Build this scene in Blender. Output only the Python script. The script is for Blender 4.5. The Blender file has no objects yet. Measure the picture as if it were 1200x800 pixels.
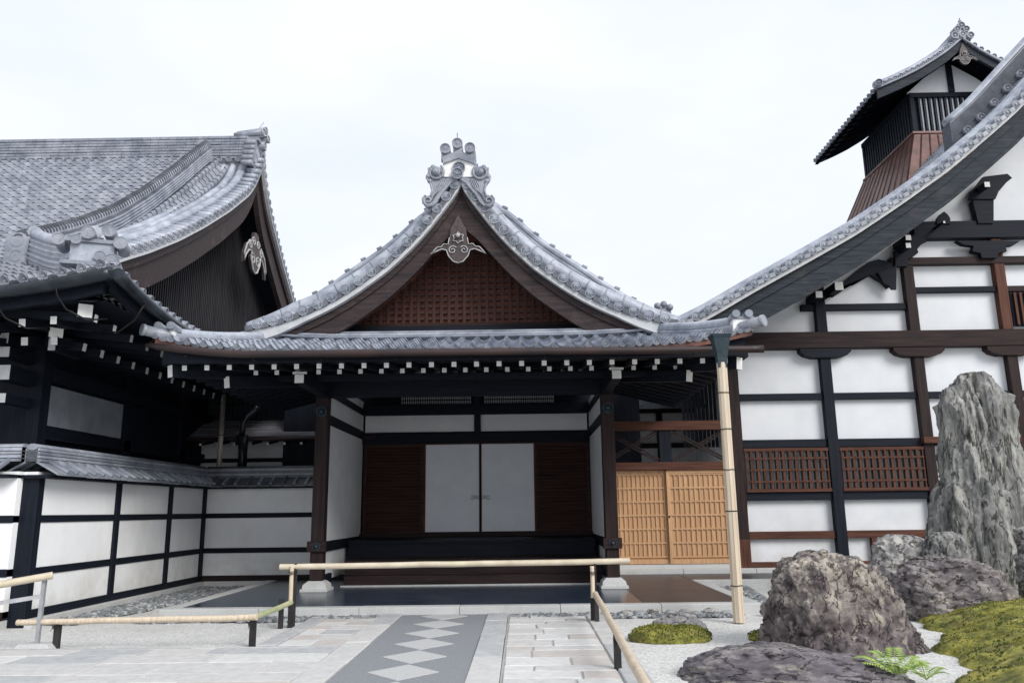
import bpy, math, random
from mathutils import Vector, noise
random.seed(7)
R = math.radians
# ---------------------------------------------------------------- camera, sky, sun
sc = bpy.context.scene
COL = sc.collection
F = 933.33; TH = R(11.98); YAW = 0.010; RO = 0.0122; EYE = 1.6
def cam_axes():
    c, s = math.cos, math.sin
    r0 = Vector((c(YAW), s(YAW), 0)); f = Vector((-s(YAW)*c(TH), c(YAW)*c(TH), s(TH)))
    u0 = r0.cross(f)
    return r0*c(RO)-u0*s(RO), u0*c(RO)+r0*s(RO), f
CR, CU, CF = cam_axes()
cd = bpy.data.cameras.new('camera'); cam = bpy.data.objects.new('camera', cd); COL.objects.link(cam)
cd.sensor_width = 36; cd.lens = 28; cd.clip_end = 2000; cd.clip_start = .1
from mathutils import Matrix
M3 = Matrix((CR, CU, -CF)).transposed()
cam.matrix_world = Matrix.Translation((0, 0, EYE)) @ M3.to_4x4()
sc.camera = cam
w = bpy.data.worlds.new('World'); sc.world = w; w.use_nodes = True
nt = w.node_tree; bg = nt.nodes['Background']
sky = nt.nodes.new('ShaderNodeTexSky'); sky.sky_type = 'NISHITA'; sky.sun_disc = False
SUN_EL, SUN_AZ = R(34), R(138)       # azimuth clockwise from +Y
sky.sun_elevation = SUN_EL; sky.sun_rotation = SUN_AZ; sky.dust_density = 3
tc = nt.nodes.new('ShaderNodeTexCoord')
mp = nt.nodes.new('ShaderNodeMapping'); mp.inputs['Scale'].default_value = (1.2, 1.2, 3.2)
nz = nt.nodes.new('ShaderNodeTexNoise'); nz.inputs['Scale'].default_value = 1.6; nz.inputs['Detail'].default_value = 5; nz.inputs['Roughness'].default_value = .5
cr = nt.nodes.new('ShaderNodeValToRGB')
cr.color_ramp.elements[0].position = .36; cr.color_ramp.elements[0].color = (6.9, 7.4, 8.25, 1)
cr.color_ramp.elements[1].position = .62; cr.color_ramp.elements[1].color = (7.9, 8.15, 8.6, 1)
mx = nt.nodes.new('ShaderNodeMixRGB'); mx.inputs['Fac'].default_value = .95
nt.links.new(tc.outputs['Generated'], mp.inputs['Vector']); nt.links.new(mp.outputs[0], nz.inputs['Vector'])
nt.links.new(nz.outputs['Fac'], cr.inputs['Fac'])
nt.links.new(sky.outputs['Color'], mx.inputs['Color1']); nt.links.new(cr.outputs['Color'], mx.inputs['Color2'])
nt.links.new(mx.outputs['Color'], bg.inputs['Color']); bg.inputs['Strength'].default_value = .092
sl = bpy.data.lights.new('sun', 'SUN'); so = bpy.data.objects.new('sun', sl); COL.objects.link(so)
sl.energy = 1.95; sl.angle = R(28); sl.color = (1, .97, .93)
sd = Vector((math.sin(SUN_AZ)*math.cos(SUN_EL), math.cos(SUN_AZ)*math.cos(SUN_EL), math.sin(SUN_EL)))
so.rotation_euler = (-sd).to_track_quat('-Z', 'Y').to_euler()
vs = sc.view_settings; vs.view_transform = 'Standard'; vs.look = 'None'; vs.exposure = 0.52; vs.gamma = 1
sc.render.resolution_x = 1024; sc.render.resolution_y = 682

def at(px, py, X=None, Y=None, Z=None):
    """a point of the place, measured in the photograph and set at a real distance"""
    d = CF + CR*((px-600)/F) + CU*((400-py)/F)
    t = X/d.x if X is not None else Y/d.y if Y is not None else (Z-EYE)/d.z
    return Vector((t*d.x, t*d.y, EYE+t*d.z))

# ---------------------------------------------------------------- mesh builder
class MB:
    def __init__(s): s.v = []; s.f = []; s.m = []; s.s = []
    def add(s, vs_, fs, m=0, sm=False):
        o = len(s.v); s.v.extend(tuple(p) for p in vs_)
        for f in fs: s.f.append(tuple(i+o for i in f)); s.m.append(m); s.s.append(sm)
        return s
    def box(s, x0, x1, y0, y1, z0, z1, m=0):
        if x0 > x1: x0, x1 = x1, x0
        if y0 > y1: y0, y1 = y1, y0
        if z0 > z1: z0, z1 = z1, z0
        return s.add([(x0,y0,z0),(x1,y0,z0),(x1,y1,z0),(x0,y1,z0),(x0,y0,z1),(x1,y0,z1),(x1,y1,z1),(x0,y1,z1)],
              [(0,3,2,1),(4,5,6,7),(0,1,5,4),(1,2,6,5),(2,3,7,6),(3,0,4,7)], m)
    def bar(s, a, b, w, h, up=(0,0,1), m=0, mend=None, w2=None, h2=None):
        a = Vector(a); b = Vector(b); d = (b-a).normalized(); u = Vector(up)
        r = d.cross(u)
        if r.length < 1e-4: u = Vector((0,1,0)); r = d.cross(u)
        r.normalize(); u = r.cross(d).normalized()
        w2 = w if w2 is None else w2; h2 = h if h2 is None else h2
        vs_ = [a+r*x*w/2+u*z*h/2 for x, z in ((-1,-1),(1,-1),(1,1),(-1,1))] + [b+r*x*w2/2+u*z*h2/2 for x, z in ((-1,-1),(1,-1),(1,1),(-1,1))]
        s.add(vs_, [(0,1,5,4),(1,2,6,5),(2,3,7,6),(3,0,4,7),(4,5,6,7)], m)
        s.add(vs_[:4], [(3,2,1,0)], m if mend is None else mend)
        return s
    def tube(s, pts, r, n=8, m=0, cap=True, sm=True, flat=1.0):
        pts = [Vector(p) for p in pts]; k = len(pts); o = len(s.v); u = None
        for i, p in enumerate(pts):
            t = (pts[min(i+1,k-1)]-pts[max(i-1,0)]).normalized()
            if u is None:
                u = Vector((0,0,1)) if abs(t.z) < .9 else Vector((0,1,0))
            a = t.cross(u)
            if a.length < 1e-5: a = t.cross(Vector((1,0,0)))
            a.normalize(); u = a.cross(t).normalized()
            rr = r[i] if isinstance(r, (list, tuple)) else r
            for j in range(n):
                an = 2*math.pi*j/n
                s.v.append(tuple(p+a*math.cos(an)*rr+u*math.sin(an)*rr*flat))
        for i in range(k-1):
            for j in range(n):
                s.f.append((o+i*n+j, o+i*n+(j+1)%n, o+(i+1)*n+(j+1)%n, o+(i+1)*n+j)); s.m.append(m); s.s.append(sm)
        if cap:
            s.f.append(tuple(o+j for j in range(n))[::-1]); s.m.append(m); s.s.append(False)
            s.f.append(tuple(o+(k-1)*n+j for j in range(n))); s.m.append(m); s.s.append(False)
        return s
    def prism(s, poly, d, m=0):
        """closed polygon (list of 3D points) swept by the vector d"""
        d = Vector(d); n = len(poly); a = [Vector(p) for p in poly]
        s.add(a+[p+d for p in a], [tuple(range(n)), tuple(range(2*n-1, n-1, -1))]+[(i, i+n, (i+1)%n+n, (i+1)%n) for i in range(n)], m)
        return s
    def strip(s, top, bot, d, m=0):
        """band between two polylines, thickened by the vector d"""
        d = Vector(d); n = len(top); T = [Vector(p) for p in top]; B = [Vector(p) for p in bot]
        vs_ = T+B+[p+d for p in T]+[p+d for p in B]; fs = []
        for i in range(n-1):
            fs += [(i, i+1, n+i+1, n+i), (2*n+i, 3*n+i, 3*n+i+1, 2*n+i+1), (i, 2*n+i, 2*n+i+1, i+1), (n+i, n+i+1, 3*n+i+1, 3*n+i)]
        fs += [(0, n, 3*n, 2*n), (n-1, 3*n-1, 4*n-1, 2*n-1)]
        s.add(vs_, fs, m); return s
    def disc(s, c, nrm, r, m=0, depth=.35, n=16):
        """round tile end: short barrel, raised rim, sunk face with a boss and petals"""
        c = Vector(c); nrm = Vector(nrm).normalized()
        a = nrm.cross(Vector((0,0,1)))
        if a.length < 1e-3: a = Vector((1,0,0))
        a.normalize(); u = a.cross(nrm)
        prof = [(1, -depth), (1, 0), (.86, 0), (.80, -.28*r), (.5, -.26*r), (.3, -.28*r), (.22, -.08*r), (0.02, -.05*r)]
        o = len(s.v)
        for k, (q, h) in enumerate(prof):
            for j in range(n):
                hh = h + (.2*r if k in (4,) and j % 2 else 0)
                an = 2*math.pi*j/n
                s.v.append(tuple(c+(a*math.cos(an)+u*math.sin(an))*r*q+nrm*hh))
        for k in range(len(prof)-1):
            for j in range(n):
                s.f.append((o+k*n+j, o+k*n+(j+1)%n, o+(k+1)*n+(j+1)%n, o+(k+1)*n+j)); s.m.append(m); s.s.append(k == 0)
        return s
    def ball(s, c, r, m=0, n=8, sq=(1,1,1)):
        o = len(s.v); c = Vector(c)
        for i in range(n+1):
            ph = math.pi*i/n
            for j in range(2*n):
                th = math.pi*j/n
                s.v.append((c.x+r*sq[0]*math.sin(ph)*math.cos(th), c.y+r*sq[1]*math.sin(ph)*math.sin(th), c.z+r*sq[2]*math.cos(ph)))
        for i in range(n):
            for j in range(2*n):
                s.f.append((o+i*2*n+j, o+(i+1)*2*n+j, o+(i+1)*2*n+(j+1)%(2*n), o+i*2*n+(j+1)%(2*n))); s.m.append(m); s.s.append(True)
        return s
    def build(s, name, mats, parent=None, bevel=0):
        if not isinstance(mats, (list, tuple)): mats = [mats]
        me = bpy.data.meshes.new(name); me.from_pydata(s.v, [], s.f)
        for k in mats: me.materials.append(k)
        me.polygons.foreach_set('material_index', s.m); me.polygons.foreach_set('use_smooth', s.s); me.update()
        o = bpy.data.objects.new(name, me); COL.objects.link(o)
        if parent: o.parent = parent; o.matrix_parent_inverse = Matrix.Translation(-parent.location) if parent.type == 'EMPTY' else Matrix()
        if bevel:
            b = o.modifiers.new('bevel', 'BEVEL'); b.width = bevel; b.segments = 1; b.limit_method = 'ANGLE'
        return o
def thing(name, label, cat, loc=(0,0,0), group=None):
    o = bpy.data.objects.new(name, None); COL.objects.link(o); o.location = loc; o.empty_display_size = .2
    o['label'] = label; o['category'] = cat
    if group: o['group'] = group
    return o
def tag(o, label, cat, group=None):
    o['label'] = label; o['category'] = cat
    if group: o['group'] = group
    return o
def struct(o): o['kind'] = 'structure'; return o
def stuff(o, label, cat): o['kind'] = 'stuff'; o['label'] = label; o['category'] = cat; return o

# ---------------------------------------------------------------- materials
def mat(name, c1, c2, rough=.7, scale=(1,1,1), nscale=3, detail=6, bump=.2, bscale=None, c3=None, spec=.5, metal=0, lo=.35, hi=.65, bdist=.02, coat=0):
    m = bpy.data.materials.new(name); m.use_nodes = True; n = m.node_tree.nodes; L = m.node_tree.links
    b = n['Principled BSDF']; b.inputs['Roughness'].default_value = rough; b.inputs['Metallic'].default_value = metal
    b.inputs['Specular IOR Level'].default_value = spec
    t = n.new('ShaderNodeTexCoord'); mpn = n.new('ShaderNodeMapping'); mpn.inputs['Scale'].default_value = scale
    a = n.new('ShaderNodeTexNoise'); a.inputs['Scale'].default_value = nscale; a.inputs['Detail'].default_value = detail; a.inputs['Roughness'].default_value = .62
    r = n.new('ShaderNodeValToRGB'); e = r.color_ramp.elements
    e[0].position = lo; e[0].color = (*c1, 1); e[1].position = hi; e[1].color = (*c2, 1)
    if c3: k = e.new((lo+hi)/2); k.color = (*c3, 1)
    L.new(t.outputs['Object'], mpn.inputs['Vector']); L.new(mpn.outputs[0], a.inputs['Vector']); L.new(a.outputs['Fac'], r.inputs['Fac'])
    L.new(r.outputs['Color'], b.inputs['Base Color'])
    bn = n.new('ShaderNodeBump'); bn.inputs['Strength'].default_value = bump; bn.inputs['Distance'].default_value = bdist
    if bscale:
        a2 = n.new('ShaderNodeTexNoise'); a2.inputs['Scale'].default_value = bscale; a2.inputs['Detail'].default_value = 4
        L.new(mpn.outputs[0], a2.inputs['Vector']); L.new(a2.outputs['Fac'], bn.inputs['Height'])
    else: L.new(a.outputs['Fac'], bn.inputs['Height'])
    L.new(bn.outputs[0], b.inputs['Normal'])
    m['ramp'] = r.name
    return m
def mix2(m, col, fscale, lo, hi, vec=(1,1,1), fac=1.0, vor=False):
    """lay a second noise pattern of colour col over the base colour"""
    n = m.node_tree.nodes; L = m.node_tree.links; b = n['Principled BSDF']
    src = b.inputs['Base Color'].links[0].from_socket
    t = n.new('ShaderNodeTexCoord'); mpn = n.new('ShaderNodeMapping'); mpn.inputs['Scale'].default_value = vec
    if vor:
        a = n.new('ShaderNodeTexVoronoi'); a.inputs['Scale'].default_value = fscale; out = a.outputs['Distance']
    else:
        a = n.new('ShaderNodeTexNoise'); a.inputs['Scale'].default_value = fscale; a.inputs['Detail'].default_value = 7; a.inputs['Roughness'].default_value = .6; out = a.outputs['Fac']
    r = n.new('ShaderNodeMapRange'); r.inputs['From Min'].default_value = lo; r.inputs['From Max'].default_value = hi; r.inputs['To Max'].default_value = fac
    x = n.new('ShaderNodeMixRGB'); x.inputs['Color2'].default_value = (*col, 1)
    L.new(t.outputs['Object'], mpn.inputs['Vector']); L.new(mpn.outputs[0], a.inputs['Vector']); L.new(out, r.inputs['Value'])
    L.new(r.outputs[0], x.inputs['Fac']); L.new(src, x.inputs['Color1']); L.new(x.outputs[0], b.inputs['Base Color'])
    return m
def cellvary(m, cell, amt=.25, off=(0,0,0)):
    """brightness that changes from one tile-sized cell of the object to the next"""
    n = m.node_tree.nodes; L = m.node_tree.links; b = n['Principled BSDF']
    src = b.inputs['Base Color'].links[0].from_socket
    t = n.new('ShaderNodeTexCoord'); d = n.new('ShaderNodeVectorMath'); d.operation = 'MULTIPLY_ADD'
    d.inputs[1].default_value = tuple(1/c for c in cell); d.inputs[2].default_value = off
    fl = n.new('ShaderNodeVectorMath'); fl.operation = 'FLOOR'; wn = n.new('ShaderNodeTexWhiteNoise')
    r = n.new('ShaderNodeMapRange'); r.inputs['To Min'].default_value = 1-amt; r.inputs['To Max'].default_value = 1+amt
    x = n.new('ShaderNodeVectorMath'); x.operation = 'SCALE'
    L.new(t.outputs['Object'], d.inputs[0]); L.new(d.outputs[0], fl.inputs[0]); L.new(fl.outputs[0], wn.inputs['Vector'])
    L.new(wn.outputs['Value'], r.inputs['Value']); L.new(src, x.inputs[0]); L.new(r.outputs[0], x.inputs['Scale']); L.new(x.outputs[0], b.inputs['Base Color'])
    return m
def tilemat(name, k=1.0, amt=.085, cell=(.27,.25,.4)):
    m = mat(name, (.155*k,.175*k,.215*k), (.32*k,.34*k,.385*k), rough=.4, nscale=2.2, bump=.12, bscale=30, bdist=.006)
    mix2(m, (.09*k,.10*k,.12*k), 11, .56, .72, fac=.6); cellvary(m, cell, amt); return m
TILE = tilemat('grey_roof_tile'); TILE_L = tilemat('pale_roof_tile', 1.38, .06, (.3,.3,.3)); TILE_D = tilemat('dark_roof_tile', .42, .2)
PLASTER = mat('white_plaster', (.74,.755,.78), (.82,.83,.84), rough=.85, nscale=1.4, bump=.05, bscale=60, bdist=.004)
mix2(PLASTER, (.55,.54,.50), 1.1, .58, .8, vec=(1,1,.4), fac=.12)
PLASTER_K = mat('hall_plaster', (.66,.68,.71), (.73,.745,.77), rough=.85, nscale=1.4, bump=.05, bscale=60, bdist=.004)
mix2(PLASTER_K, (.48,.47,.44), 1.3, .52, .8, vec=(1,1,.3), fac=.15)
PLASTER_O = mat('old_plaster', (.82,.835,.855), (.87,.88,.895), rough=.85, nscale=1.4, bump=.05, bscale=60, bdist=.004)
mix2(PLASTER_O, (.52,.49,.42), .9, .5, .75, vec=(1,1,.6), fac=.4)
def zgrime(m, col, z0, z1, fac):
    n = m.node_tree.nodes; L = m.node_tree.links; b = n['Principled BSDF']; src = b.inputs['Base Color'].links[0].from_socket
    t = n.new('ShaderNodeTexCoord'); sp = n.new('ShaderNodeSeparateXYZ'); L.new(t.outputs['Object'], sp.inputs[0])
    r = n.new('ShaderNodeMapRange'); r.inputs['From Min'].default_value = z1; r.inputs['From Max'].default_value = z0; L.new(sp.outputs['Z'], r.inputs['Value'])
    a = n.new('ShaderNodeTexNoise'); a.inputs['Scale'].default_value = 2.6; a.inputs['Detail'].default_value = 8; a.inputs['Roughness'].default_value = .7; L.new(t.outputs['Object'], a.inputs['Vector'])
    r3 = n.new('ShaderNodeMapRange'); r3.inputs['From Min'].default_value = .38; r3.inputs['From Max'].default_value = .66; r3.inputs['To Max'].default_value = fac; L.new(a.outputs['Fac'], r3.inputs['Value'])
    mu = n.new('ShaderNodeMath'); mu.operation = 'MULTIPLY'; L.new(r.outputs[0], mu.inputs[0]); L.new(r3.outputs[0], mu.inputs[1])
    x = n.new('ShaderNodeMixRGB'); x.inputs['Color2'].default_value = (*col, 1); L.new(mu.outputs[0], x.inputs['Fac']); L.new(src, x.inputs['Color1']); L.new(x.outputs[0], b.inputs['Base Color'])
zgrime(PLASTER_O, (.50,.47,.39), .15, 1.0, .6); zgrime(PLASTER_K, (.42,.40,.35), .2, 1.8, .5); zgrime(PLASTER, (.50,.47,.42), .2, 1.6, .5)
PAPER = mat('door_paper', (.70,.72,.76), (.76,.78,.81), rough=.8, nscale=2, bump=.03)
WHITE = mat('white_end_paint', (.70,.70,.69), (.82,.82,.80), rough=.6, nscale=9, bump=.03)
PLATE = mat('pale_verge_board', (.44,.45,.47), (.56,.57,.58), rough=.7, nscale=6, bump=.1)
def wood(name, c1, c2, axis, rough=.65, bump=.35, spec=.18):
    s = [22, 22, 22]; s['xyz'.index(axis)] = 1.1
    return mat(name, c1, c2, rough=rough, scale=tuple(s), nscale=1, detail=5, bump=bump, bdist=.01, lo=.3, hi=.7, spec=spec)
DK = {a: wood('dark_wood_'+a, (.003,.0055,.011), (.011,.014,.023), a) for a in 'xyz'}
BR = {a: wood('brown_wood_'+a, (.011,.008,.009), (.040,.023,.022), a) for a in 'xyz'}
RD = {a: wood('red_brown_wood_'+a, (.045,.019,.013), (.13,.055,.036), a) for a in 'xyz'}
HD = {a: wood('hinoki_wood_'+a, (.42,.245,.13), (.60,.37,.21), a, rough=.55, bump=.15) for a in 'xyz'}
BARGE = wood('weathered_barge_wood', (.019,.015,.017), (.060,.043,.042), 'x'); mix2(BARGE, (.11,.08,.075), 2.5, .58, .75, fac=.5)
BLUEW = wood('blue_black_wood', (.008,.011,.017), (.04,.05,.062), 'x'); mix2(BLUEW, (.08,.07,.07), 1.3, .6, .8, fac=.5)
LATW = wood('lattice_wood', (.035,.017,.015), (.09,.042,.034), 'z'); LATB = mat('red_board', (.22,.075,.045), (.38,.14,.085), nscale=5)
COPPER = mat('weathered_copper', (.075,.038,.034), (.15,.075,.065), rough=.45, nscale=3, bump=.08, metal=.3)
GUT = mat('gutter_copper', (.016,.010,.011), (.042,.020,.019), rough=.5, nscale=1.2, bump=.06, metal=.1)
REDC = mat('bright_copper', (.09,.034,.025), (.18,.07,.045), rough=.45, nscale=2, bump=.06, metal=.2)
GUTD = mat('dark_gutter', (.012,.016,.022), (.035,.042,.052), rough=.35, nscale=3, bump=.05, metal=.5)
VERD = mat('blue_green_copper', (.015,.028,.038), (.035,.06,.075), rough=.5, nscale=6, bump=.1, metal=.3)
IRON = mat('black_iron', (.01,.01,.012), (.02,.022,.025), rough=.5, metal=.6)
STEEL = mat('grey_steel', (.33,.34,.36), (.45,.46,.48), rough=.45, metal=.5, nscale=12)
SLATE = mat('slate_floor', (.022,.036,.06), (.045,.065,.095), rough=.3, nscale=1.5, bump=.05, bscale=25)
BAMB = mat('cut_bamboo', (.48,.41,.30), (.64,.57,.46), rough=.45, nscale=2.5, bump=.06, scale=(1,1,1)); mix2(BAMB, (.40,.42,.20), 1.3, .55, .75, fac=.5)
BAMBP = mat('bamboo_split', (.50,.41,.30), (.66,.56,.44), rough=.55, scale=(30,30,1), nscale=1, bump=.3)
BAMBD = mat('grey_bamboo', (.20,.18,.16), (.38,.35,.31), rough=.6, scale=(20,20,1), nscale=1, bump=.2)
CHAR = mat('charred_post', (.008,.008,.009), (.035,.03,.028), rough=.8, scale=(20,20,2), nscale=1, bump=.5)
GRAN = mat('pale_granite', (.42,.43,.43), (.58,.58,.57), rough=.8, nscale=60, bump=.12, bdist=.006, detail=3); mix2(GRAN, (.33,.31,.28), 2.2, .5, .75, fac=.5)
CARV = mat('carved_wood', (.03,.022,.024), (.075,.052,.052), rough=.6, nscale=14)
CARVW = mat('carving_white_edge', (.30,.30,.30), (.46,.45,.44), rough=.6, nscale=14)
# ---------------------------------------------------------------- tiled surfaces
HON = [(0,0),(.22,-.012),(.27,.0),(.33,.05),(.42,.078),(.5,.085),(.58,.078),(.67,.05),(.73,.0),(.78,-.012)]
SAN = [(0,.03),(.06,.058),(.14,.068),(.22,.056),(.30,.02),(.38,-.004),(.48,-.018),(.6,-.022),(.72,-.016),(.84,-.002),(.92,.008)]
def tiles(mb, f, n, w, limits, course=.25, prof=HON, step=.022, jit=.004, eave=None, er=.075, m=0, down=(0,-1,0), sub=1):
    """f(i_frac, s) -> surface point; column i runs up the slope from s0 to s1 (limits(i)); eave: material of the round end tiles"""
    for i in range(n):
        s0, s1 = limits(i)
        if s1-s0 < .08: continue
        k0 = s0
        first = True
        while k0 < s1-.01:
            k1 = min(k0+course, s1)
            if s1-k1 < .06: k1 = s1
            j = random.uniform(-jit, jit)
            lo = []; hi = []; fr = []
            pts = prof+[(1, prof[0][1])]
            for t, h in pts:
                p = f(i+t, k0); q = f(i+t, k1); ov = (p-q).normalized()*(.035 if h > -.03 else .0)
                nv = (f(i+t, k0+.05)-p).cross(f(i+t+.1, k0)-p)
                if nv.z < 0: nv = -nv
                nv.normalize()
                a = p+ov+nv*(h+step+j); b = q+nv*(h+.002)
                lo.append(a); hi.append(b); fr.append(p+nv*(h-.02))
            k = len(pts)
            mb.add(lo+hi, [(a, a+1, k+a+1, k+a) for a in range(k-1)], m, True)
            mb.add(fr+lo, [(a, a+1, k+a+1, k+a) for a in range(k-1)], m, False)
            if first and eave is not None:
                c = f(i+(.5 if prof is HON else .12), k0)
                mb.disc(c+Vector((0,0,.03))+Vector(down)*.03, down, er, eave, depth=.25)
            first = False
            k0 = k1
def interp(tab, x):
    if x <= tab[0][0]: return tab[0][1]
    for (a, b), (c, d) in zip(tab, tab[1:]):
        if x <= c:
            # cosine-free Catmull-like blend kept simple: linear
            return b+(d-b)*(x-a)/(c-a)
    (a, b), (c, d) = tab[-2], tab[-1]
    return d+(x-c)*(d-b)/(c-a)
def smooth_tab(tab, n=60, k=3):
    x0, x1 = tab[0][0], tab[-1][0]; xs = [x0+(x1-x0)*i/n for i in range(n+1)]; ys = [interp(tab, x) for x in xs]
    for _ in range(k): ys = [ys[0]]+[(ys[i-1]+2*ys[i]+ys[i+1])/4 for i in range(1, n)]+[ys[-1]]
    return list(zip(xs, ys))

# ================================================================ SETTING
g = MB()
g.add([(-400,-100,-.03),(400,-100,-.03),(400,700,-.03),(-400,700,-.03)], [(0,1,2,3)])
GROUND = mat('earth_and_gravel', (.36,.36,.35), (.50,.50,.49), rough=.9, nscale=30, bump=.4)
struct(g.build('ground', GROUND))
GRAVEL = mat('white_gravel', (.40,.40,.39), (.76,.755,.735), rough=.9, nscale=34, detail=6, bump=.9, bdist=.02, lo=.32, hi=.6)
mix2(GRAVEL, (.28,.28,.27), 45, .62, .72, fac=.6); mix2(GRAVEL, (.46,.45,.42), 1.2, .5, .8, fac=.5)
g = MB()
# fine relief on the gravel court
nx, ny = 150, 110; X0, X1, Y0, Y1 = -8.2, 9.5, 4.5, 19.2
vs_ = []
for j in range(ny+1):
    for i in range(nx+1):
        x = X0+(X1-X0)*i/nx; y = Y0+(Y1-Y0)*j/ny
        vs_.append((x, y, .012*noise.noise(Vector((x*1.1, y*1.1, 3)))+.006*noise.noise(Vector((x*6, y*6, 1)))-.012))
g.add(vs_, [(j*(nx+1)+i, j*(nx+1)+i+1, (j+1)*(nx+1)+i+1, (j+1)*(nx+1)+i) for j in range(ny) for i in range(nx)], 0, True)
struct(g.build('gravel_court', GRAVEL))

def slabmat(name, a, b, vary=.0):
    m = mat(name, a, b, rough=.85, nscale=9, bump=.25, bscale=70, bdist=.006, lo=.3, hi=.7)
    mix2(m, (.30,.29,.27), 14, .60, .72, fac=.35)
    return m
SLABS = [slabmat('slab_grey', (.36,.37,.38), (.50,.505,.51)), slabmat('slab_pale', (.47,.465,.455), (.60,.59,.58)),
         slabmat('slab_pink', (.44,.41,.385), (.56,.525,.50)), slabmat('slab_white', (.54,.54,.53), (.66,.655,.64))]
JOINT = mat('joint_sand', (.34,.335,.32), (.46,.45,.43), rough=.95, nscale=40)
def slab(mb, x0, x1, y0, y1, z=.035, m=0, gap=.008, skew=0):
    x0 += gap; x1 -= gap; y0 += gap; y1 -= gap; b = .008
    j = lambda: random.uniform(-.006, .006)
    z += random.uniform(-.005, .005)
    B = [(x0+j(),y0+j()),(x1+j(),y0+j()),(x1+j(),y1+j()),(x0+j(),y1+j())]
    cx = sum(p[0] for p in B)/4; cy = sum(p[1] for p in B)/4
    T = [(x+(b if x < cx else -b), y+(b if y < cy else -b)) for x, y in B]
    mb.add([(x,y,-.02) for x,y in B]+[(x,y,z-.008) for x,y in B]+[(x,y,z+random.uniform(-.002,.002)) for x,y in T],
       [(0,1,5,4),(1,2,6,5),(2,3,7,6),(3,0,4,7),(4,5,9,8),(5,6,10,9),(6,7,11,10),(7,4,8,11),(8,9,10,11)], m)
# broad stone paving at the left
mb = MB()
mb.box(-9.5, -2.22, 4.4, 10.15, -.05, .022, 4); mb.box(-3.2, -2.22, 10.16, 13.05, -.05, .0225, 4)
y = 4.5; row = 0
while y < 10.1:
    h = random.choice([.42, .5, .62]); h = min(h, 10.15-y)
    x = -9.4-random.random()
    while x < -2.22:
        wd = random.uniform(.7, 1.5); x1 = min(x+wd, -2.22)
        if -2.22-x1 < .3: x1 = -2.22
        slab(mb, x, x1, y, y+h, m=random.choice([0,0,0,1,1,1,1,3,2])); x = x1
    y += h
while y < 13.0:
    h = random.choice([.36, .45, .52]); h = min(h, 13.05-y); k = random.uniform(-2.85, -2.55)
    if h > .1:
        slab(mb, -3.0, k, y, y+h, m=random.choice([1,2,1,3])); slab(mb, k, -2.22, y, y+h, m=random.choice([1,2,0,1]))
    y += h
y = 10.15
while y < 13.0:
    slab(mb, -3.25, -3.0, y, min(y+1.3, 13.05), z=.045, m=0); y += 1.3
struct(mb.build('stone_paving', SLABS+[JOINT]))
# kerb stones either side of the patterned walk
mb = MB()
for xa, xb in ((-2.2, -1.88), (-.56, -.24)):
    y = 4.5
    while y < 13.05:
        y1 = min(y+random.uniform(1.3, 1.9), 13.05); slab(mb, xa, xb, y, y1, z=.05, m=random.choice([1,0]), gap=.004); y = y1
mb.box(-2.19, -.25, 4.5, 13.04, -.05, .01, 4)
struct(mb.build('walk_kerb', SLABS+[JOINT]))
WALK = mat('fine_grey_aggregate', (.17,.18,.195), (.30,.31,.33), rough=.85, nscale=110, detail=3, bump=.5, bdist=.01)
mix2(WALK, (.42,.42,.42), 70, .66, .7, fac=.8)
mb = MB(); mb.box(-1.877, -.563, 4.5, 13.05, -.04, .034)
struct(mb.build('walk', WALK))
DIAM = mat('pale_diamond_stone', (.40,.405,.41), (.54,.54,.54), rough=.85, nscale=70, detail=3, bump=.35, bdist=.01)
mb = MB()
y = 12.75; k = 0
while y > 5:
    cx = -1.215; hw = .36; hh = .40
    P = [(cx-hw,y),(cx,y-hh),(cx+hw,y),(cx,y+hh)]
    mb.add([(a,b,.0) for a,b in P]+[(a,b,.0405) for a,b in P], [(4,5,6,7),(0,1,5,4),(1,2,6,5),(2,3,7,6),(3,0,4,7)]); y -= .86
struct(mb.build('walk_diamonds', DIAM))
# right-hand slab path
mb = MB(); mb.box(-.235, 1.2, 4.5, 12.95, -.05, .026, 4)
y = 4.5
while y < 12.9:
    h = min(random.choice([.3, .38, .46]), 12.95-y)
    if h < .1: break
    x = -.22
    first = random.uniform(.3, .85); xs = [x, x+first, .93] if random.random() < .8 else [x, x+.36, x+.78, .93]
    for a, b in zip(xs, xs[1:]): slab(mb, a, b, y, y+h, z=.04, m=random.choice([1,1,3,3,2,1]), gap=.011)
    y += h
y = 4.5
while y < 12.95:
    y1 = min(y+random.uniform(1., 1.5), 12.95); slab(mb, .935, 1.2, y, y1, z=.045, m=random.choice([0,1]), gap=.005); y = y1
struct(mb.build('slab_path', SLABS+[JOINT]))

# raised porch floor of slate tiles, laid diagonally, with granite kerb
m = SLATE; n = m.node_tree.nodes; L = m.node_tree.links
t = n.new('ShaderNodeTexCoord'); mp_ = n.new('ShaderNodeMapping'); mp_.inputs['Rotation'].default_value = (0,0,R(45)); mp_.inputs['Scale'].default_value = (1,1,1)
br = n.new('ShaderNodeTexBrick'); br.offset = 0; br.inputs['Scale'].default_value = 1; br.inputs['Brick Width'].default_value = .36; br.inputs['Row Height'].default_value = .36
br.inputs['Mortar Size'].default_value = .006; br.inputs['Color1'].default_value = (.016,.030,.055,1); br.inputs['Color2'].default_value = (.03,.048,.08,1); br.inputs['Mortar'].default_value = (.075,.095,.12,1)
L.new(t.outputs['Object'], mp_.inputs['Vector']); L.new(mp_.outputs[0], br.inputs['Vector']); L.new(br.outputs['Color'], n['Principled BSDF'].inputs['Base Color']); n['Principled BSDF'].inputs['Roughness'].default_value = .2
SLATE2 = mat('brown_slate', (.028,.032,.042), (.052,.053,.065), rough=.38, nscale=2, bump=.05)
mb = MB()
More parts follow.
